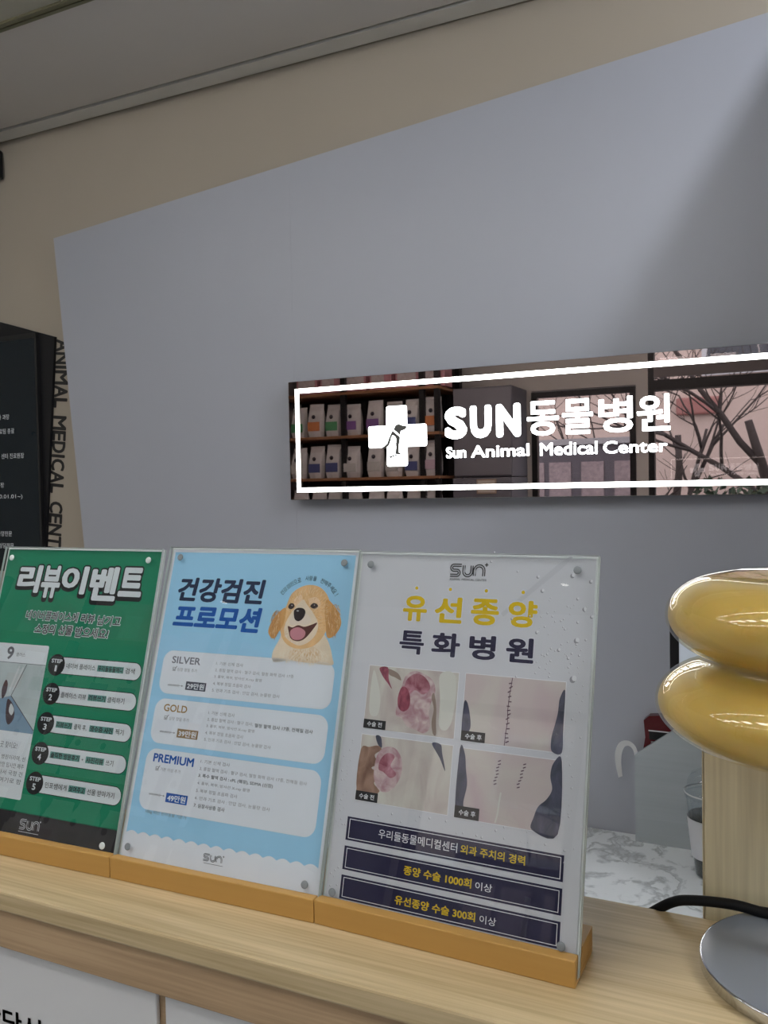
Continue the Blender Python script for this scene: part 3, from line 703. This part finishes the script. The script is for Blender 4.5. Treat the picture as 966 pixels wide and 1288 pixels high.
fur('fur_strokes', F3, 173,200,26,8, 260, 9, 172,240, 4, .4, None, 3.4)
fur('fur_strokes', F2, 174,202,16,6, 60, 10, 172,240, 4, .3, None, 3.6)

# ---------------- right poster (grey-lilac)
LILAC = mat('lilac_grey_print_paper', (.56,.57,.62), .5, noise=.05, nscale=6, spec=.3)
_, pp = stand('right-hand poster stand with a grey surgery poster, yellow title and four photos', -.3557,.6021,-.0246,.2205,.2758,.2973,.0014,.0108, LILAC,
    [(13.9,284.9),(203.3,284.9),(11.1,3.8),(206.5,2.8)], M_BOLT)
YEL = ink('yellow', (.62,.43,.01)); HAL = ink('halo_white', (.62,.63,.70)); INDIGO = ink('indigo', (.020,.018,.050)); WHT = ink('white', (.72,.73,.78))
for s, a, b_, y in (('유',49,72.1,1),('선',79.5,105.2,1),('종',113,138.2,1),('양',146.2,171.2,1)):
    PB(lambda p: p.text(s, a-.8,235.2,b_+.8,259.4, 2, off=.062), 'title_halo', HAL, pp)
    PB(lambda p: p.text(s, a,236,b_,258.6, 4, off=.034, sq=True), 'title_lettering', YEL, pp)
for s, a, b_ in (('특',48.8,72.3),('화',79.6,105.8),('병',114,137.6),('원',146.6,170.4)):
    PB(lambda p: p.text(s, a-.8,206.4,b_+.8,228.3, 2, off=.062), 'title_halo', HAL, pp)
    PB(lambda p: p.text(s, a,207.2,b_,227.5, 4, off=.034 if s != '특' else .026, sq=True), 'title_lettering', INDIGO, pp)
PB(lambda p: [p.disc(u,265.4,2.4,lay=2) for u in (60.4,92.5,125.5,158)], 'dot_halo', HAL, pp)
PB(lambda p: [p.disc(u,265.4,1.5,lay=4) for u in (60.4,92.5,125.5,158)], 'title_dots', YEL, pp)
PB(lambda p: (logo(p, 91,277,34,10.8,1.0,4), p.text('ANIMAL MEDICAL CENTER', 90.8,273.6,125,275.4,4)), 'logo', ink('charcoal', (.045,.045,.05)), pp)
def flesh(name, a, b_, sc, thr=.5, rough=.6, off=(0,0,0), wav=2.0):
    m = bpy.data.materials.new(name); m.use_nodes = True; nt = m.node_tree; B = nt.nodes['Principled BSDF']; N = nt.nodes.new; L = nt.links.new
    tc = N('ShaderNodeTexCoord'); mp = N('ShaderNodeMapping'); mp.inputs['Location'].default_value = off; mp.inputs['Scale'].default_value = (wav,1,1); L(tc.outputs['Object'], mp.inputs[0])
    n = N('ShaderNodeTexNoise'); n.inputs['Scale'].default_value = sc; n.inputs['Detail'].default_value = 4; n.inputs['Distortion'].default_value = .7; L(mp.outputs[0], n.inputs['Vector'])
    cr = N('ShaderNodeValToRGB'); e = cr.color_ramp.elements; e[0].position = thr-.15; e[1].position = thr+.15; e[0].color = (*a,1); e[1].color = (*b_,1)
    L(n.outputs['Fac'], cr.inputs[0]); L(cr.outputs[0], B.inputs['Base Color']); B.inputs['Roughness'].default_value = rough; return m
PH1 = flesh('ink_photo_pale_skin', (.43,.36,.35), (.56,.55,.50), 22, off=(.3,0,0)); PH2 = flesh('ink_photo_pink_skin', (.47,.37,.40), (.53,.49,.46), 18, off=(1.2,0,.4), wav=1.2)
RED1 = flesh('ink_photo_red', (.20,.035,.06), (.46,.22,.27), 90, off=(.7,0,0), wav=1); PINK1 = flesh('ink_photo_rose', (.36,.20,.23), (.56,.46,.46), 110, off=(2,0,0), wav=1)
DK = flesh('ink_photo_dark', (.03,.035,.06), (.07,.07,.12), 60); SUT = ink('suture', (.10,.05,.08)); SKN = flesh('ink_photo_hand', (.16,.08,.05), (.30,.18,.13), 60)
REDD = flesh('ink_photo_deep_red', (.16,.02,.045), (.32,.07,.11), 120); WARM = ink('photo_shadow', (.26,.20,.17), n=.15); PALE = ink('photo_highlight', (.58,.58,.54), n=.06)
def photo(u0,v0,u1,v1,m_): PB(lambda p: p.rect(u0-.5,v0-.5,u1+.5,v1+.5,2), 'photo_border', WHT, pp); return PB(lambda p: p.rect(u0,v0,u1,v1,3), 'photo', m_, pp)
photo(22,140.6,107,194.6,PH1); photo(113.3,140.2,198.2,194.8,PH2); photo(21.6,80.2,107,135,PH1); photo(113,79.6,198.6,134.2,PH2)
PB(blobs([([(58,188),(66,193),(76,191),(84,186),(87,177),(84,168),(83,158),(85,148),(80,142),(72,144),(64,146),(58,152),(52,155),(53,166),(55,178)],5)]), 'photo_detail', PINK1, pp)
PB(blobs([([(60,186),(68,191),(77,188),(82,180),(76,174),(68,177),(62,172),(58,178)],6)]), 'photo_detail', RED1, pp)
PB(blobs([([(55,178),(60,178),(64,171),(64,162),(59,158),(54,161),(52.5,169)],7),([(32,193),(36,186),(42,180),(46,176),(42,184),(40,194)],6)]), 'photo_detail', REDD, pp)
PB(blobs([([(84,172),(87,163),(86,152),(88,143),(91,142),(90,153),(89,165),(86,176)],6),([(40,193),(50,190),(54,184),(48,186),(42,188)],4)]), 'photo_detail', WARM, pp)
PB(blobs([([(90,192),(104,192),(105,160),(100,147),(93,150),(92,170)],4),([(26,190),(32,180),(36,165),(34,152),(26,156)],4)]), 'photo_detail', PALE, pp)
PB(lambda p: (p.blob([(113.5,170),(116,172),(119,164),(121,152),(118,146),(113.5,146)],4), p.blob([(190,140.6),(189,150),(191,160),(193,170),(194,182),(198,188),(198,160),(198,140.6)],4)), 'photo_detail', DK, pp)
def sut(p):
    pts = [(154,194.6),(153.3,188),(152.6,182),(152.2,176),(151.8,168),(152.4,160),(151.6,152),(151,140.4)]
    p.stroke(pts,.55,5)
    for i in range(14): v = 190-i*3.6; u = 152.8+math.sin(i*2.1)*.6; p.stroke([(u-1.5,v-.4),(u+1.2,v+.5+math.sin(i))],.9,5)
    for u0_,du in ((148,-3),(169,-5)):
        for i in range(8): v = 128-i*2.6; u = u0_+du*i/8+math.sin(i*1.9)*.5; p.stroke([(u-1.2,v-.5),(u+1.1,v+.5)],.8,5)
PB(sut, 'photo_detail', SUT, pp)
PB(lambda p: p.stroke([(151,104),(150,96),(149.5,88),(148,80.5)],1.3,5), 'photo_detail', PALE, pp)
PB(lambda p: (p.blob([(113.4,134),(118,130),(120,118),(122,106),(120,92),(121,84),(113.4,84)],4), p.blob([(198.4,134),(192,132),(190,122),(192,112),(188,104),(182,98),(179,90),(178,80),(198.4,79.9)],4), p.blob([(35,135),(38,128),(42,126),(40,134.6)],4), p.blob([(88,134.8),(96,124),(102,114),(98,128),(96,134.8)],4)), 'photo_detail', DK, pp)
PB(blobs([([(22,88),(22,122),(30,125),(38,127),(42,124),(36,119),(40,112),(34,108),(42,104),(38,96),(44,90),(34,84)],5)]), 'photo_detail', SKN, pp)
PB(blobs([([(38,118),(44,126),(54,127),(61,120),(63,108),(58,96),(50,90),(42,92),(37,102)],6)]), 'photo_detail', PINK1, pp)
PB(blobs([([(42,116),(48,122),(55,120),(52,112),(58,106),(53,102),(46,106),(41,108)],7)]), 'photo_detail', RED1, pp)
PB(lambda p: [p.rect(*q,8) for q in ((22,140.6,43.5,148.2),(113.3,140.2,134.3,148.3),(21.6,80.2,42.9,88),(113,79.6,134.2,89))], 'caption_box', ink('black', (.02,.02,.02)), pp)
PB(lambda p: [p.text(s,*q,10,off=.015) for s,q in (('수술 전',(25.5,142.3,40,146.6)),('수술 후',(117,142,131.5,146.4)),('수술 전',(25.2,82,39.6,86.2)),('수술 후',(116.8,82,131.3,86.4)))], 'caption_lettering', WHT, pp)
for v0, v1 in ((46.5,65.6),(22.9,41.9),(-.2,18.6)):
    PB(lambda p: p.rect(16.3,v0,204.3,v1,3), 'banner', INDIGO, pp)
    PB(lambda p: p.frame(18.6,v0+1.6,202.2,v1-1.6,.55,5), 'banner_outline', WHT, pp)
PB(lambda p: (p.text('우리들동물메디컬센터', 47,52.8,118,60.2,5,off=.006), p.text('이상',135.5,28.6,149.4,34.6,5,off=.004), p.text('이상',141,5.2,154.5,11.2,5,off=.004)), 'banner_lettering', WHT, pp)
PB(lambda p: (p.text('외과 주치의 경력', 120.8,53.0,174.3,60,5,off=.02), p.text('종양 수술 1000회',73,28.6,132.2,35.8,5,off=.025), p.text('유선종양 수술 300회',67.6,5,137.4,12,5,off=.025)), 'banner_lettering', YEL, pp)
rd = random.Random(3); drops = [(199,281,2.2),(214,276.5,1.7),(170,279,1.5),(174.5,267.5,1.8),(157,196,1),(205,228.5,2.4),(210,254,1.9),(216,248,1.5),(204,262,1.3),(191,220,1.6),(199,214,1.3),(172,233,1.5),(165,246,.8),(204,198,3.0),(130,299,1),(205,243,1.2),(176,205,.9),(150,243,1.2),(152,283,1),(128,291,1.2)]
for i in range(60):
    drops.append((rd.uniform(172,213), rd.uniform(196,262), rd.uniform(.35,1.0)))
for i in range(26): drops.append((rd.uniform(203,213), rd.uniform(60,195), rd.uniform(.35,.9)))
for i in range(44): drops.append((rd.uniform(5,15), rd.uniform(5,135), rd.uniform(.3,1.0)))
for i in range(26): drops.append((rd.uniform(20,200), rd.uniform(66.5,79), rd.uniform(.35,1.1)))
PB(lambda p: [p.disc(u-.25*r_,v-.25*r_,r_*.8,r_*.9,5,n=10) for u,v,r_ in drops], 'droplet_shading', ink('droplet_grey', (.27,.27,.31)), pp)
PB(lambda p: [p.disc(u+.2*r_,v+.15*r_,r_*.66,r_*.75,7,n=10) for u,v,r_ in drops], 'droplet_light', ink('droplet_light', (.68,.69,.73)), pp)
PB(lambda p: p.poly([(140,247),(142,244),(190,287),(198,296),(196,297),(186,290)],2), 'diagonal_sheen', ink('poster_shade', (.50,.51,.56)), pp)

# ---------------- green poster
GREEN = ink('green', (.012,.19,.105)); 
_, pp = stand('left-hand poster stand with a green review event poster listing five steps', -.7968,.5904,.0322,.2203,.2898,.2970,.0007,.0092, PAPER,
    [(12.8,284.3),(204.1,284.7),(12.5,4.5),(204.7,4.4)], M_BOLTL)
BLK = ink('charcoal_black', (.018,.018,.020)); CRDW = ink('white_pill', (.60,.64,.68))
PB(lambda p: p.rect(2.9,19.5,217.1,294.6,1), 'green_field', GREEN, pp)
PB(lambda p: p.rect(2.9,-14,217.1,20.4,1), 'black_footer', ink('footer_black', (.028,.027,.030), n=.35), pp)
TITLE = (('리',24.4,59,246,277),('뷰',60,87,241,277),('이',88.5,125,246.5,277),('벤',128.5,166,240.5,277.2),('트',168,198.5,246,277.2))
def ttl(off, du, dv, gr):
    def g(p):
        for s,a,b_,c,d in TITLE: p.text(s, a-gr+du,c-gr+dv,b_+gr+du,d+gr+dv, 2 if gr else 4, off=off, shear=.05)
    return g
PB(ttl(.085, -.3,-2.6, 2.1), 'title_shadow', BLK, pp)
def g2(p):
    for s,a,b_,c,d in TITLE: p.text(s, a-1.8,c-1.8,b_+1.8,d+1.8, 3, off=.085, shear=.05)
PB(g2, 'title_outline', BLK, pp)
PB(ttl(.042, 0,0,0), 'title_lettering', CRDW, pp)
def sub1(off, lay, gr):
    def g(p):
        p.text('네이버플레이스에', 47-gr,216.5-gr,121+gr,226.5+gr,lay,off=off,shear=.1); p.text('리뷰', 125-gr,216.5-gr,143.5+gr,225.8+gr,lay,off=off+.015,shear=.1); p.text('남기고', 148-gr,214.8-gr,178+gr,225+gr,lay,off=off,shear=.1)
        p.text('소정의 선물', 63-gr,202-gr,116.5+gr,212.5+gr,lay,off=off+.01,shear=.1); p.text('받으세요!', 120.5-gr,201-gr,165+gr,211.5+gr,lay,off=off,shear=.1)
    return g
PB(sub1(.06,3,.8), 'subtitle_halo', CRDW, pp)
PB(sub1(.02,5,0), 'subtitle_lettering', ink('charcoal2', (.05,.05,.055)), pp)
o = PB(lambda p: p.rect(-20+23,31.5,88.3,189.5,2,r=2), 'review_card', CRDW, pp)
PB(lambda p: p.rect(3.0,97.6,88.2,168.8,4), 'review_photo', flesh('ink_photo_grey_room', (.30,.36,.38), (.42,.48,.50), 12, off=(.2,0,0), wav=2), pp)
PB(lambda p: (p.poly([(3,122),(48,134),(88.2,100.5),(88.2,97.6),(3,97.6)],5)), 'photo_floor', ink('photo_blue', (.17,.26,.36), n=.2), pp)
PB(lambda p: (p.stroke([(62,168),(48,134),(88.2,101)],.8,6), p.blob([(36,150),(40,146),(40,136),(36,130),(33,140)],6), p.blob([(44,130),(54,124),(58,112),(52,104),(46,112)],6)), 'photo_figures', ink('photo_dark_brown', (.07,.05,.06), n=.3), pp)
PB(lambda p: (p.blob([(50,126),(56,120),(54,114),(49,118)],7), p.stroke([(52,166),(44,138)],2.6,6), p.stroke([(58,165),(49,140)],2.0,6)), 'photo_highlights', ink('photo_light', (.5,.53,.55)), pp)
def cardtxt(p):
    p.rect(3,168.6,88.3,169.2,5)
    p.text('9', 30,172,40,186,5,off=.03); p.text('플러스', 44,176,57,180,5)
    p.text('곳 찾이요!', 46,80.5,70,87,5)
    for i, s in enumerate(('의 병원이라며, 선','편안한 임시안 매주','조사서 국정 건','은 여기로 함')): p.text(s, 44,69-i*7.6,84.5,74-i*7.6,5)
    p.text('은 이런 후기', 14,60,36,65,5)
PB(cardtxt, 'card_lettering', ink('card_text', (.12,.12,.14)), pp)
HI = ink('highlight_teal', (.10,.28,.25))
rows = [170.5,140.4,110.2,79.8,50.2]
for i, v in enumerate(rows):
    PB(lambda p: p.rect(104,v-9.2,215,v+9.2,2,r=8.9), 'step_pill_outline', BLK, pp)
    PB(lambda p: p.rect(104,v-8.4,214.4,v+8.4,3,r=8.2), 'step_pill', CRDW, pp)
    PB(lambda p: p.disc(103,v,11.4,lay=5), 'step_disc', BLK, pp)
    PB(lambda p: (p.text('STEP',95.6,v+2,110.4,v+6.2,7,off=.03), p.text(str(i+1),100.6 if i else 101.6,v-6.8,105.2 if i else 104.4,v-.4,7,off=.03)), 'step_lettering', CRDW, pp)
HL = {0:[(158.5,192.5)],1:[(152.8,176.5)],2:[(117,138.7),(161.5,192.3)],3:[(116.5,156),(163.6,187)],4:[(148.2,170)]}
for i, l in HL.items(): PB(lambda p: [p.rect(a,rows[i]-3.0,b_,rows[i]+3.4,5) for a,b_ in l], 'highlight', HI, pp)
TX = {0:[('네이버 플레이스',117,156,0),('우리들동물메디',159.5,191.5,.02),('검색',195,207,0)],
      1:[('플레이스 리뷰',116.5,150.5,0),('리뷰쓰기',154,175.5,.02),('클릭하기',178.5,200,0)],
      2:[('리뷰쓰기',118,137.7,.02),('클릭 후,',141.5,158,0),('영수증 사진',162.5,191.3,.02),('찍기',195,205.5,0)],
      3:[('솔직한 방문후기',117.5,155,.02),('+',158.5,161,0),('사진리뷰',164.6,186,.02),('쓰기',189.5,199,0)],
      4:[('인포쌤에게',117,146,0),('보여주고',149.2,169,.02),('선물 받아가기',172.5,206.6,0)]}
for i, l in TX.items(): PB(lambda p: [p.text(s,a,rows[i]-2.8+ (1.4 if s=='+' else 0),b_,rows[i]+(3.0 if s!='+' else 1),7,off=o_+.006) for s,a,b_,o_ in l], 'step_text', BLK, pp)
PB(lambda p: (logo(p, 93.5,4.6,27.5,9.6,.6,4), p.rect(93,2.0,120,2.5,4)), 'logo', CRDW, pp)

# ================================================================== the room behind the camera, seen in the mirror sign and the acrylic
# shelf unit with pet food bags
t = thing('shelf_unit', 'tall black shelf unit full of pet food bags, reflected in the sign', 'shelf', (-2.7,-1.85,0))
M_SHW = wood('reddish_shelf_wood', (.40,.20,.10), (.30,.14,.07), 'X', .6)
M_BLKM = mat('black_steel', (.012,.012,.013), .4, .3, noise=.1)
for x in (-.68,-.118,.49,.60):
    for y in (-.2,.21): MB().box(x-.018,x+.018,y-.018,y+.018,0,2.42).build('upright', M_BLKM, t)
shz = [.3,.6,.9,1.2,1.52,1.82,2.13]
for z in shz: MB().bevbox(-.70,.62,-.2,.235,z-.02,z,.002,1).build('shelf', M_SHW, t)
MB().box(-.70,.62,-.235,-.222,.05,2.42).build('back_sheet', mat('dark_back_sheet', (.05,.045,.05), .6, noise=.1), t)
BAGC = [((.62,.62,.60),'white'),((.70,.26,.10),'orange'),((.10,.36,.16),'green'),((.28,.14,.40),'purple'),((.09,.11,.28),'navy'),((.55,.42,.50),'pink')]
def bag(x, z, hgt, wd, accent, aname, shname, pos):
    lab = 'small %s-banded pet food bag, %s of the %s shelf, reflected in the sign' % (aname, pos, shname)
    t = thing('pet_food_bag', lab, 'bag', (x,-1.70+random.uniform(-.015,.015),z+.0005), random.uniform(-.08,.08), 'pet food bags on the shelf unit')
    mb = MB(); rows_ = [(0,.9,.045),(.15,1,.055),(.5,1,.05),(.8,.95,.03),(.93,.92,.006),(1,.92,.004)]
    vs = []; 
    for tt,ww,dd_ in rows_:
        for a,b_ in ((-1,-.3),(-.8,-1),(0,-1.15),(.8,-1),(1,-.3),(.8,.9),(0,1),(-.8,.9)): vs.append((a*ww*wd/2, -b_*dd_, tt*hgt))
    fs = [tuple(range(7,-1,-1)), tuple(range(40,48))]+[(i*8+k,i*8+(k+1)%8,(i+1)*8+(k+1)%8,(i+1)*8+k) for i in range(5) for k in range(8)]
    mb.add(vs, fs, False); mb.build('bag_body', MATS.get('bag_film') or mat('bag_film', (.80,.80,.80), .18, noise=.15, nscale=14, bump=.6, bscale=30), t)
    MB().bevbox(-wd*.38,wd*.38,.066,.069,hgt*.18,hgt*.45,.001,1).build('label_band', mat('bag_'+aname, accent, .3, noise=.2, nscale=30), t)
    e_ = MB().lathe([(0,-.003),(wd*.12,0),(0,.003)], (0,0,0), 10).build('emblem', mat('bag_print_dark', (.06,.05,.07), .4, noise=.2), t)
    e_.location = (0,.066,hgt*.60); e_.rotation_euler = (R(90),0,0)
names = ['top','second','third','fourth','fifth','sixth','lowest']
posn = ['first','second','third','fourth','fifth','sixth','seventh','eighth']
for si, z in ((5,1.82),(4,1.52),(3,1.2)):
    sn = {5:'second highest',4:'third highest',3:'fourth highest'}[si]
    for k in range(8):
        x = -3.3+.085+k*.147+(.03 if k > 3 else 0)
        ci = [2,1,2,3,3,3,4,1][k] if si == 5 else ([0,4,4,0,0,0,4,5][k] if si == 4 else [0,0,2,0,5,0,0,2][k])
        bag(x, z, .235+.01*math.sin(k*2.3+si), .125, BAGC[ci][0], BAGC[ci][1], sn, posn[k])
for k in range(6):
    tt = thing('pet_food_box', 'pink carton, %s from the left on the top shelf, reflected in the sign' % posn[k], 'box', (-3.24+.10+k*.20,-1.74,2.1305), .04*math.sin(k*3), 'pink cartons on the top shelf')
    MB().bevbox(-.085,.085,-.07,.07,0,.21+.02*math.sin(k*2),.003,1).build('carton', mat('pink_carton', (.66,.32,.36), .4, noise=.3, nscale=20), tt)
    MB().box(-.07,.03 if k%2 else .07,.0702,.0712,.03,.14).build('label', mat('pale_carton_label', (.70,.62,.62), .4, noise=.3, nscale=40), tt)

# tall grey air conditioner / cabinet next to the shelves
t = thing('grey_cabinet', 'tall dark grey cabinet beside the door, reflected in the sign behind the large letters', 'cabinet', (-1.88,-1.98,0))
M_GC = mat('dark_grey_laminate', (.17,.17,.20), .45, noise=.05)
MB().bevbox(-.17,.25,-.2,.20,.03,1.50,.004).build('cabinet_body', M_GC, t)
MB().bevbox(-.165,.245,.2005,.212,.05,1.49,.003).build('door', M_GC, t)
MB().bevbox(-.17,.25,-.2,.17,1.505,2.12,.004).build('upper_body', M_GC, t)
MB().bevbox(-.165,.245,.1705,.182,1.515,2.11,.003).build('door', mat('mid_grey_door', (.22,.22,.25), .4, noise=.05), t)
MB().tube([(.20,.216,.9),(.20,.216,1.1)], .006, 8).build('handle', M_ALU, t)
t = thing('notice_board', 'cream framed notice on the grey cabinet, reflected low in the sign', 'notice', (-1.80,-1.765,1.43))
MB().bevbox(-.07,.07,0,.008,-.04,.06,.002,1).build('frame', mat('tan_frame', (.42,.32,.24), .5, noise=.1), t)
MB().box(-.06,.06,.0081,.009,-.03,.05).build('sheet', mat('cream_sheet', (.6,.55,.48), .6, noise=.1), t)

# door
d = tag(MB().box(-1.6,-1.56,-2.24,-2.19,0,2.1).box(-.92,-.88,-2.24,-2.19,0,2.1).box(-1.56,-.92,-2.24,-2.19,2.06,2.1).build('door_1', M_BLKM), kind='structure')
MB().box(-1.555,-.925,-2.218,-2.212,.06,2.055).build('pane', M_GLASS, d)
MB().tube([(-1.02,-2.17,.95),(-1.02,-2.17,1.35)], .012, 8).build('door_handle', M_ALU, d)
# window
wi = tag(MB().box(-.80,-.76,-2.26,-2.2,.5,2.46).box(2.36,2.4,-2.26,-2.2,.5,2.46).box(.78,.82,-2.26,-2.2,.54,2.06).box(-.76,2.36,-2.27,-2.19,2.06,2.13).box(-.76,2.36,-2.25,-2.2,2.42,2.46).box(-.76,2.36,-2.26,-2.2,.5,.54).build('window_1', M_BLKM), kind='structure')
for a, b_ in ((-.76,.78),(.82,2.36)): MB().box(a,b_,-2.233,-2.227,.54,2.06).build('pane', M_GLASS, wi)
MB().box(-.76,2.36,-2.233,-2.227,2.13,2.42).build('pane', M_GLASS, wi)
MB().box(-.76,2.36,-2.192,-2.182,2.145,2.215).build('blind_box', mat('grey_blind_box', (.20,.18,.18), .6, noise=.05), wi)

# ceiling lights inside the shop
t = thing('ceiling_light_loop', 'large rectangular loop of white light strips on the ceiling, glinting on the lamp', 'ceiling light', (-1.3,-.2,CEIL))
M_ON = mat('lit_ceiling_strip', (.9,.9,.9), .4, emit=(1,.99,.96), estr=LED_POWER)
X_, Y_ = 1.15, .62
MB().box(-X_,X_,-Y_,-Y_+.008,-.010,0).build('light_strip', M_ON, t); MB().box(-X_,X_,Y_-.008,Y_,-.010,0).build('light_strip', M_ON, t)
MB().box(-X_,-X_+.008,-Y_+.008,Y_-.008,-.010,0).build('light_strip', M_ON, t); MB().box(X_-.008,X_,-Y_+.008,Y_-.008,-.010,0).build('light_strip', M_ON, t)
for k in range(5):
    MB().box(-.92+k*.42,-.92+k*.42+.20,-.10,.10,-.010,0).build('light_panel', mat('lit_ceiling_panel', (.9,.9,.9), .4, emit=(1,.99,.96), estr=16), t)
k = 0
for x, y in ((-.95,-1.45),(-.78,-1.62),(-.45,-1.5),(.25,-1.5),(.45,-1.62),(.62,-1.45),(1.05,-1.55),(1.3,-1.65),(-2.3,-1.3)):
    k += 1
    tt = thing('downlight', 'small round ceiling downlight near the shop front, glinting on the lamp rings', 'downlight', (x,y-.42,CEIL), 0, 'downlights near the shop front')
    MB().lathe([(.018,0),(.028,0),(.028,-.006),(.018,-.006)], n=20).build('trim_ring', M_ALU, tt)
    MB().lathe([(0,-.003),(.018,-.003)], n=20).build('lens', mat('lit_downlight_lens', (.9,.9,.9), .4, emit=(1,.97,.9), estr=8), tt)

t = thing('added_fill_panel', 'added fill light: unseen square lit ceiling panel right of the counter', 'ceiling light', (1.35,.35,CEIL))  # added fill panel, unseen, to brighten the desk
MB().bevbox(-.27,.27,-.27,.27,-.010,0,.002,1).build('frame', M_ALU, t)
MB().box(-.25,.25,-.25,.25,-.013,-.0101).build('diffuser', mat('lit_square_panel', (.9,.9,.9), .4, emit=(.93,.97,1), estr=30), t)
t = thing('added_spotlight', 'added unseen spotlight aimed past the wing at the accent panel', 'spotlight', (.95,1.05,CEIL))  # added unseen spot that throws the wing's shadow edge onto the accent panel
aim = (Vector((-.25,PAN,1.90))-Vector((.95,1.05,CEIL-.09))).normalized()
hs = MB().lathe([(.030,-.07),(.036,-.07),(.036,.045),(.030,.045)], n=24).build('lamp_head', M_ALU, t)
hs.location = (0,0,-.09); hs.rotation_euler = (-aim).to_track_quat('Z','Y').to_euler()
MB().tube([(0,0,-.06),(0,0,0)], .01, 10).build('mount', M_ALU, t)
sp = bpy.data.lights.new('added_spot_lamp', 'SPOT'); sp.energy = 42; sp.spot_size = R(78); sp.spot_blend = .35; sp.shadow_soft_size = .045; sp.color = (.92,.96,1)
so = bpy.data.objects.new('added_spot_lamp', sp); COL.objects.link(so); so.location = Vector((.95,1.05,CEIL-.09))+aim*.075; so.rotation_euler = (-aim).to_track_quat('Z','Y').to_euler()

# street outside
GZ = -.15
struct('ground', MB().box(-30,30,-40,-2.3,GZ-.1,GZ), mat('asphalt', (.16,.155,.15), .9, noise=.2, nscale=3))
t = thing('street_building', 'pinkish rendered building across the street, reflected in the sign', 'building', (0,-9.2,GZ))
M_FAC = mat('pink_render', (.60,.45,.385), .9, noise=.08, nscale=1)
MB().box(-9,9,-4,0,0,4.22).build('wall', M_FAC, t)
MB().box(-9.1,9.1,-4.1,.12,4.22,4.34).build('roof_edge', mat('grey_coping', (.3,.28,.28), .8, noise=.1), t)
for i, (x, z0_, z1_, wd) in enumerate(((-7.6,.9,2.2,1.4),(-5.2,.1,2.3,1.2),(-3.4,.9,2.1,1.5),(2.4,.9,2.3,1.6),(4.8,.9,2.3,1.6),(-6.6,3.0,3.9,1.4),(-3.8,3.0,3.9,1.4),(-1.0,3.1,3.9,1.2),(2.0,3.0,3.9,1.4),(5.0,3.0,3.9,1.4))):
    o = MB().box(x,x+wd,0,.06,z0_,z1_).build('window_frame', mat('white_frame', (.55,.53,.53), .5, noise=.05), t)
    MB().box(x+.08,x+wd-.08,.0605,.07,z0_+.08,z1_-.08).build('pane', mat('dark_window_pane', (.05,.05,.06), .1, noise=.1), o)
MB().bevbox(-1.35,-.75,.02,.10,2.55,2.80,.03).build('wall_sign', mat('dull_red_sign', (.35,.14,.12), .5, noise=.1), t)
# storefront posters on a kiosk across the street (left part of the reflection)
t = thing('street_kiosk', 'dark street kiosk with pale posters, reflected below the letters of the sign', 'kiosk', (-2.1,-6.2,GZ))
MB().box(-.85,.75,-.5,0,0,2.05).build('kiosk_body', mat('kiosk_dark', (.10,.08,.09), .6, noise=.1), t)
MB().box(-.87,.77,-.52,.05,2.05,2.12).build('kiosk_roof', mat('kiosk_roof', (.35,.32,.32), .6, noise=.1), t)
for x in (-.7,-.38,.0,.38):
    MB().box(x,x+.26,.001,.012,1.35,1.85).build('kiosk_poster', mat('kiosk_poster', (.30,.22,.22), .5, noise=.5, nscale=25), t)
# bare trees
M_BARK = mat('dark_bark', (.05,.035,.03), .9, noise=.2, nscale=30)
def make_tree(label, x, y, h, seed, lean):
    rr = random.Random(seed); mb = MB()
    def br(p0, dir_, ln, r, dep):
        n = 5; pts = [p0]; d_ = dir_.copy(); p_ = p0.copy()
        for i in range(n):
            d_ = (d_+Vector((rr.uniform(-.16,.16),rr.uniform(-.16,.16),rr.uniform(-.05,.12)))).normalized(); p_ = p_+d_*ln/n; pts.append(p_.copy())
        mb.tube(pts, [r*(1-.45*i/n) for i in range(n+1)], 6 if dep > 1 else 4)
        if dep:
            for k in range(3):
                i = rr.choice((2,3,4,5)); a = Vector((rr.uniform(-1,1),rr.uniform(-.6,.6),rr.uniform(-.2,.8))).normalized()
                br(pts[i], (d_*.8+a).normalized(), ln*rr.uniform(.5,.75), r*.5, dep-1)
    br(Vector((0,0,0)), Vector(lean).normalized(), h, .075, 4)
    o = tag(mb.build('bare_tree', M_BARK, fix=False), label, 'tree'); o.location = (x,y,GZ); return o
make_tree('bare dark tree leaning left outside the window, reflected at the right of the sign', .35,-5.6, 2.3, 5, (-.45,0,1))
make_tree('bare tree in front of the pink building, reflected behind the large letters', -1.3,-7.6, 2.2, 11, (.15,0,1))
# low hedge under the window outside
hb = MB(); rr = random.Random(4)
for i in range(1500):
    c = Vector((rr.uniform(-.7,2.2), rr.uniform(-4.6,-4.1), GZ+rr.uniform(0,1)**.6*1.62)); a = Vector((rr.uniform(-1,1),rr.uniform(-1,1),rr.uniform(-1,1))).normalized()*.05
    b_ = a.cross(Vector((rr.uniform(-1,1),rr.uniform(-1,1),rr.uniform(-1,1)))).normalized()*.03
    hb.add([c-a,c+b_,c+a,c-b_],[(0,1,2,3)])
o = tag(hb.build('hedge', mat('dark_hedge_leaves', (.05,.07,.04), .8, noise=.3), fix=False), 'dark low hedge outside the window, reflected low at the right of the sign', 'hedge', kind='stuff')

bpy.data.scenes.remove(_tsc)
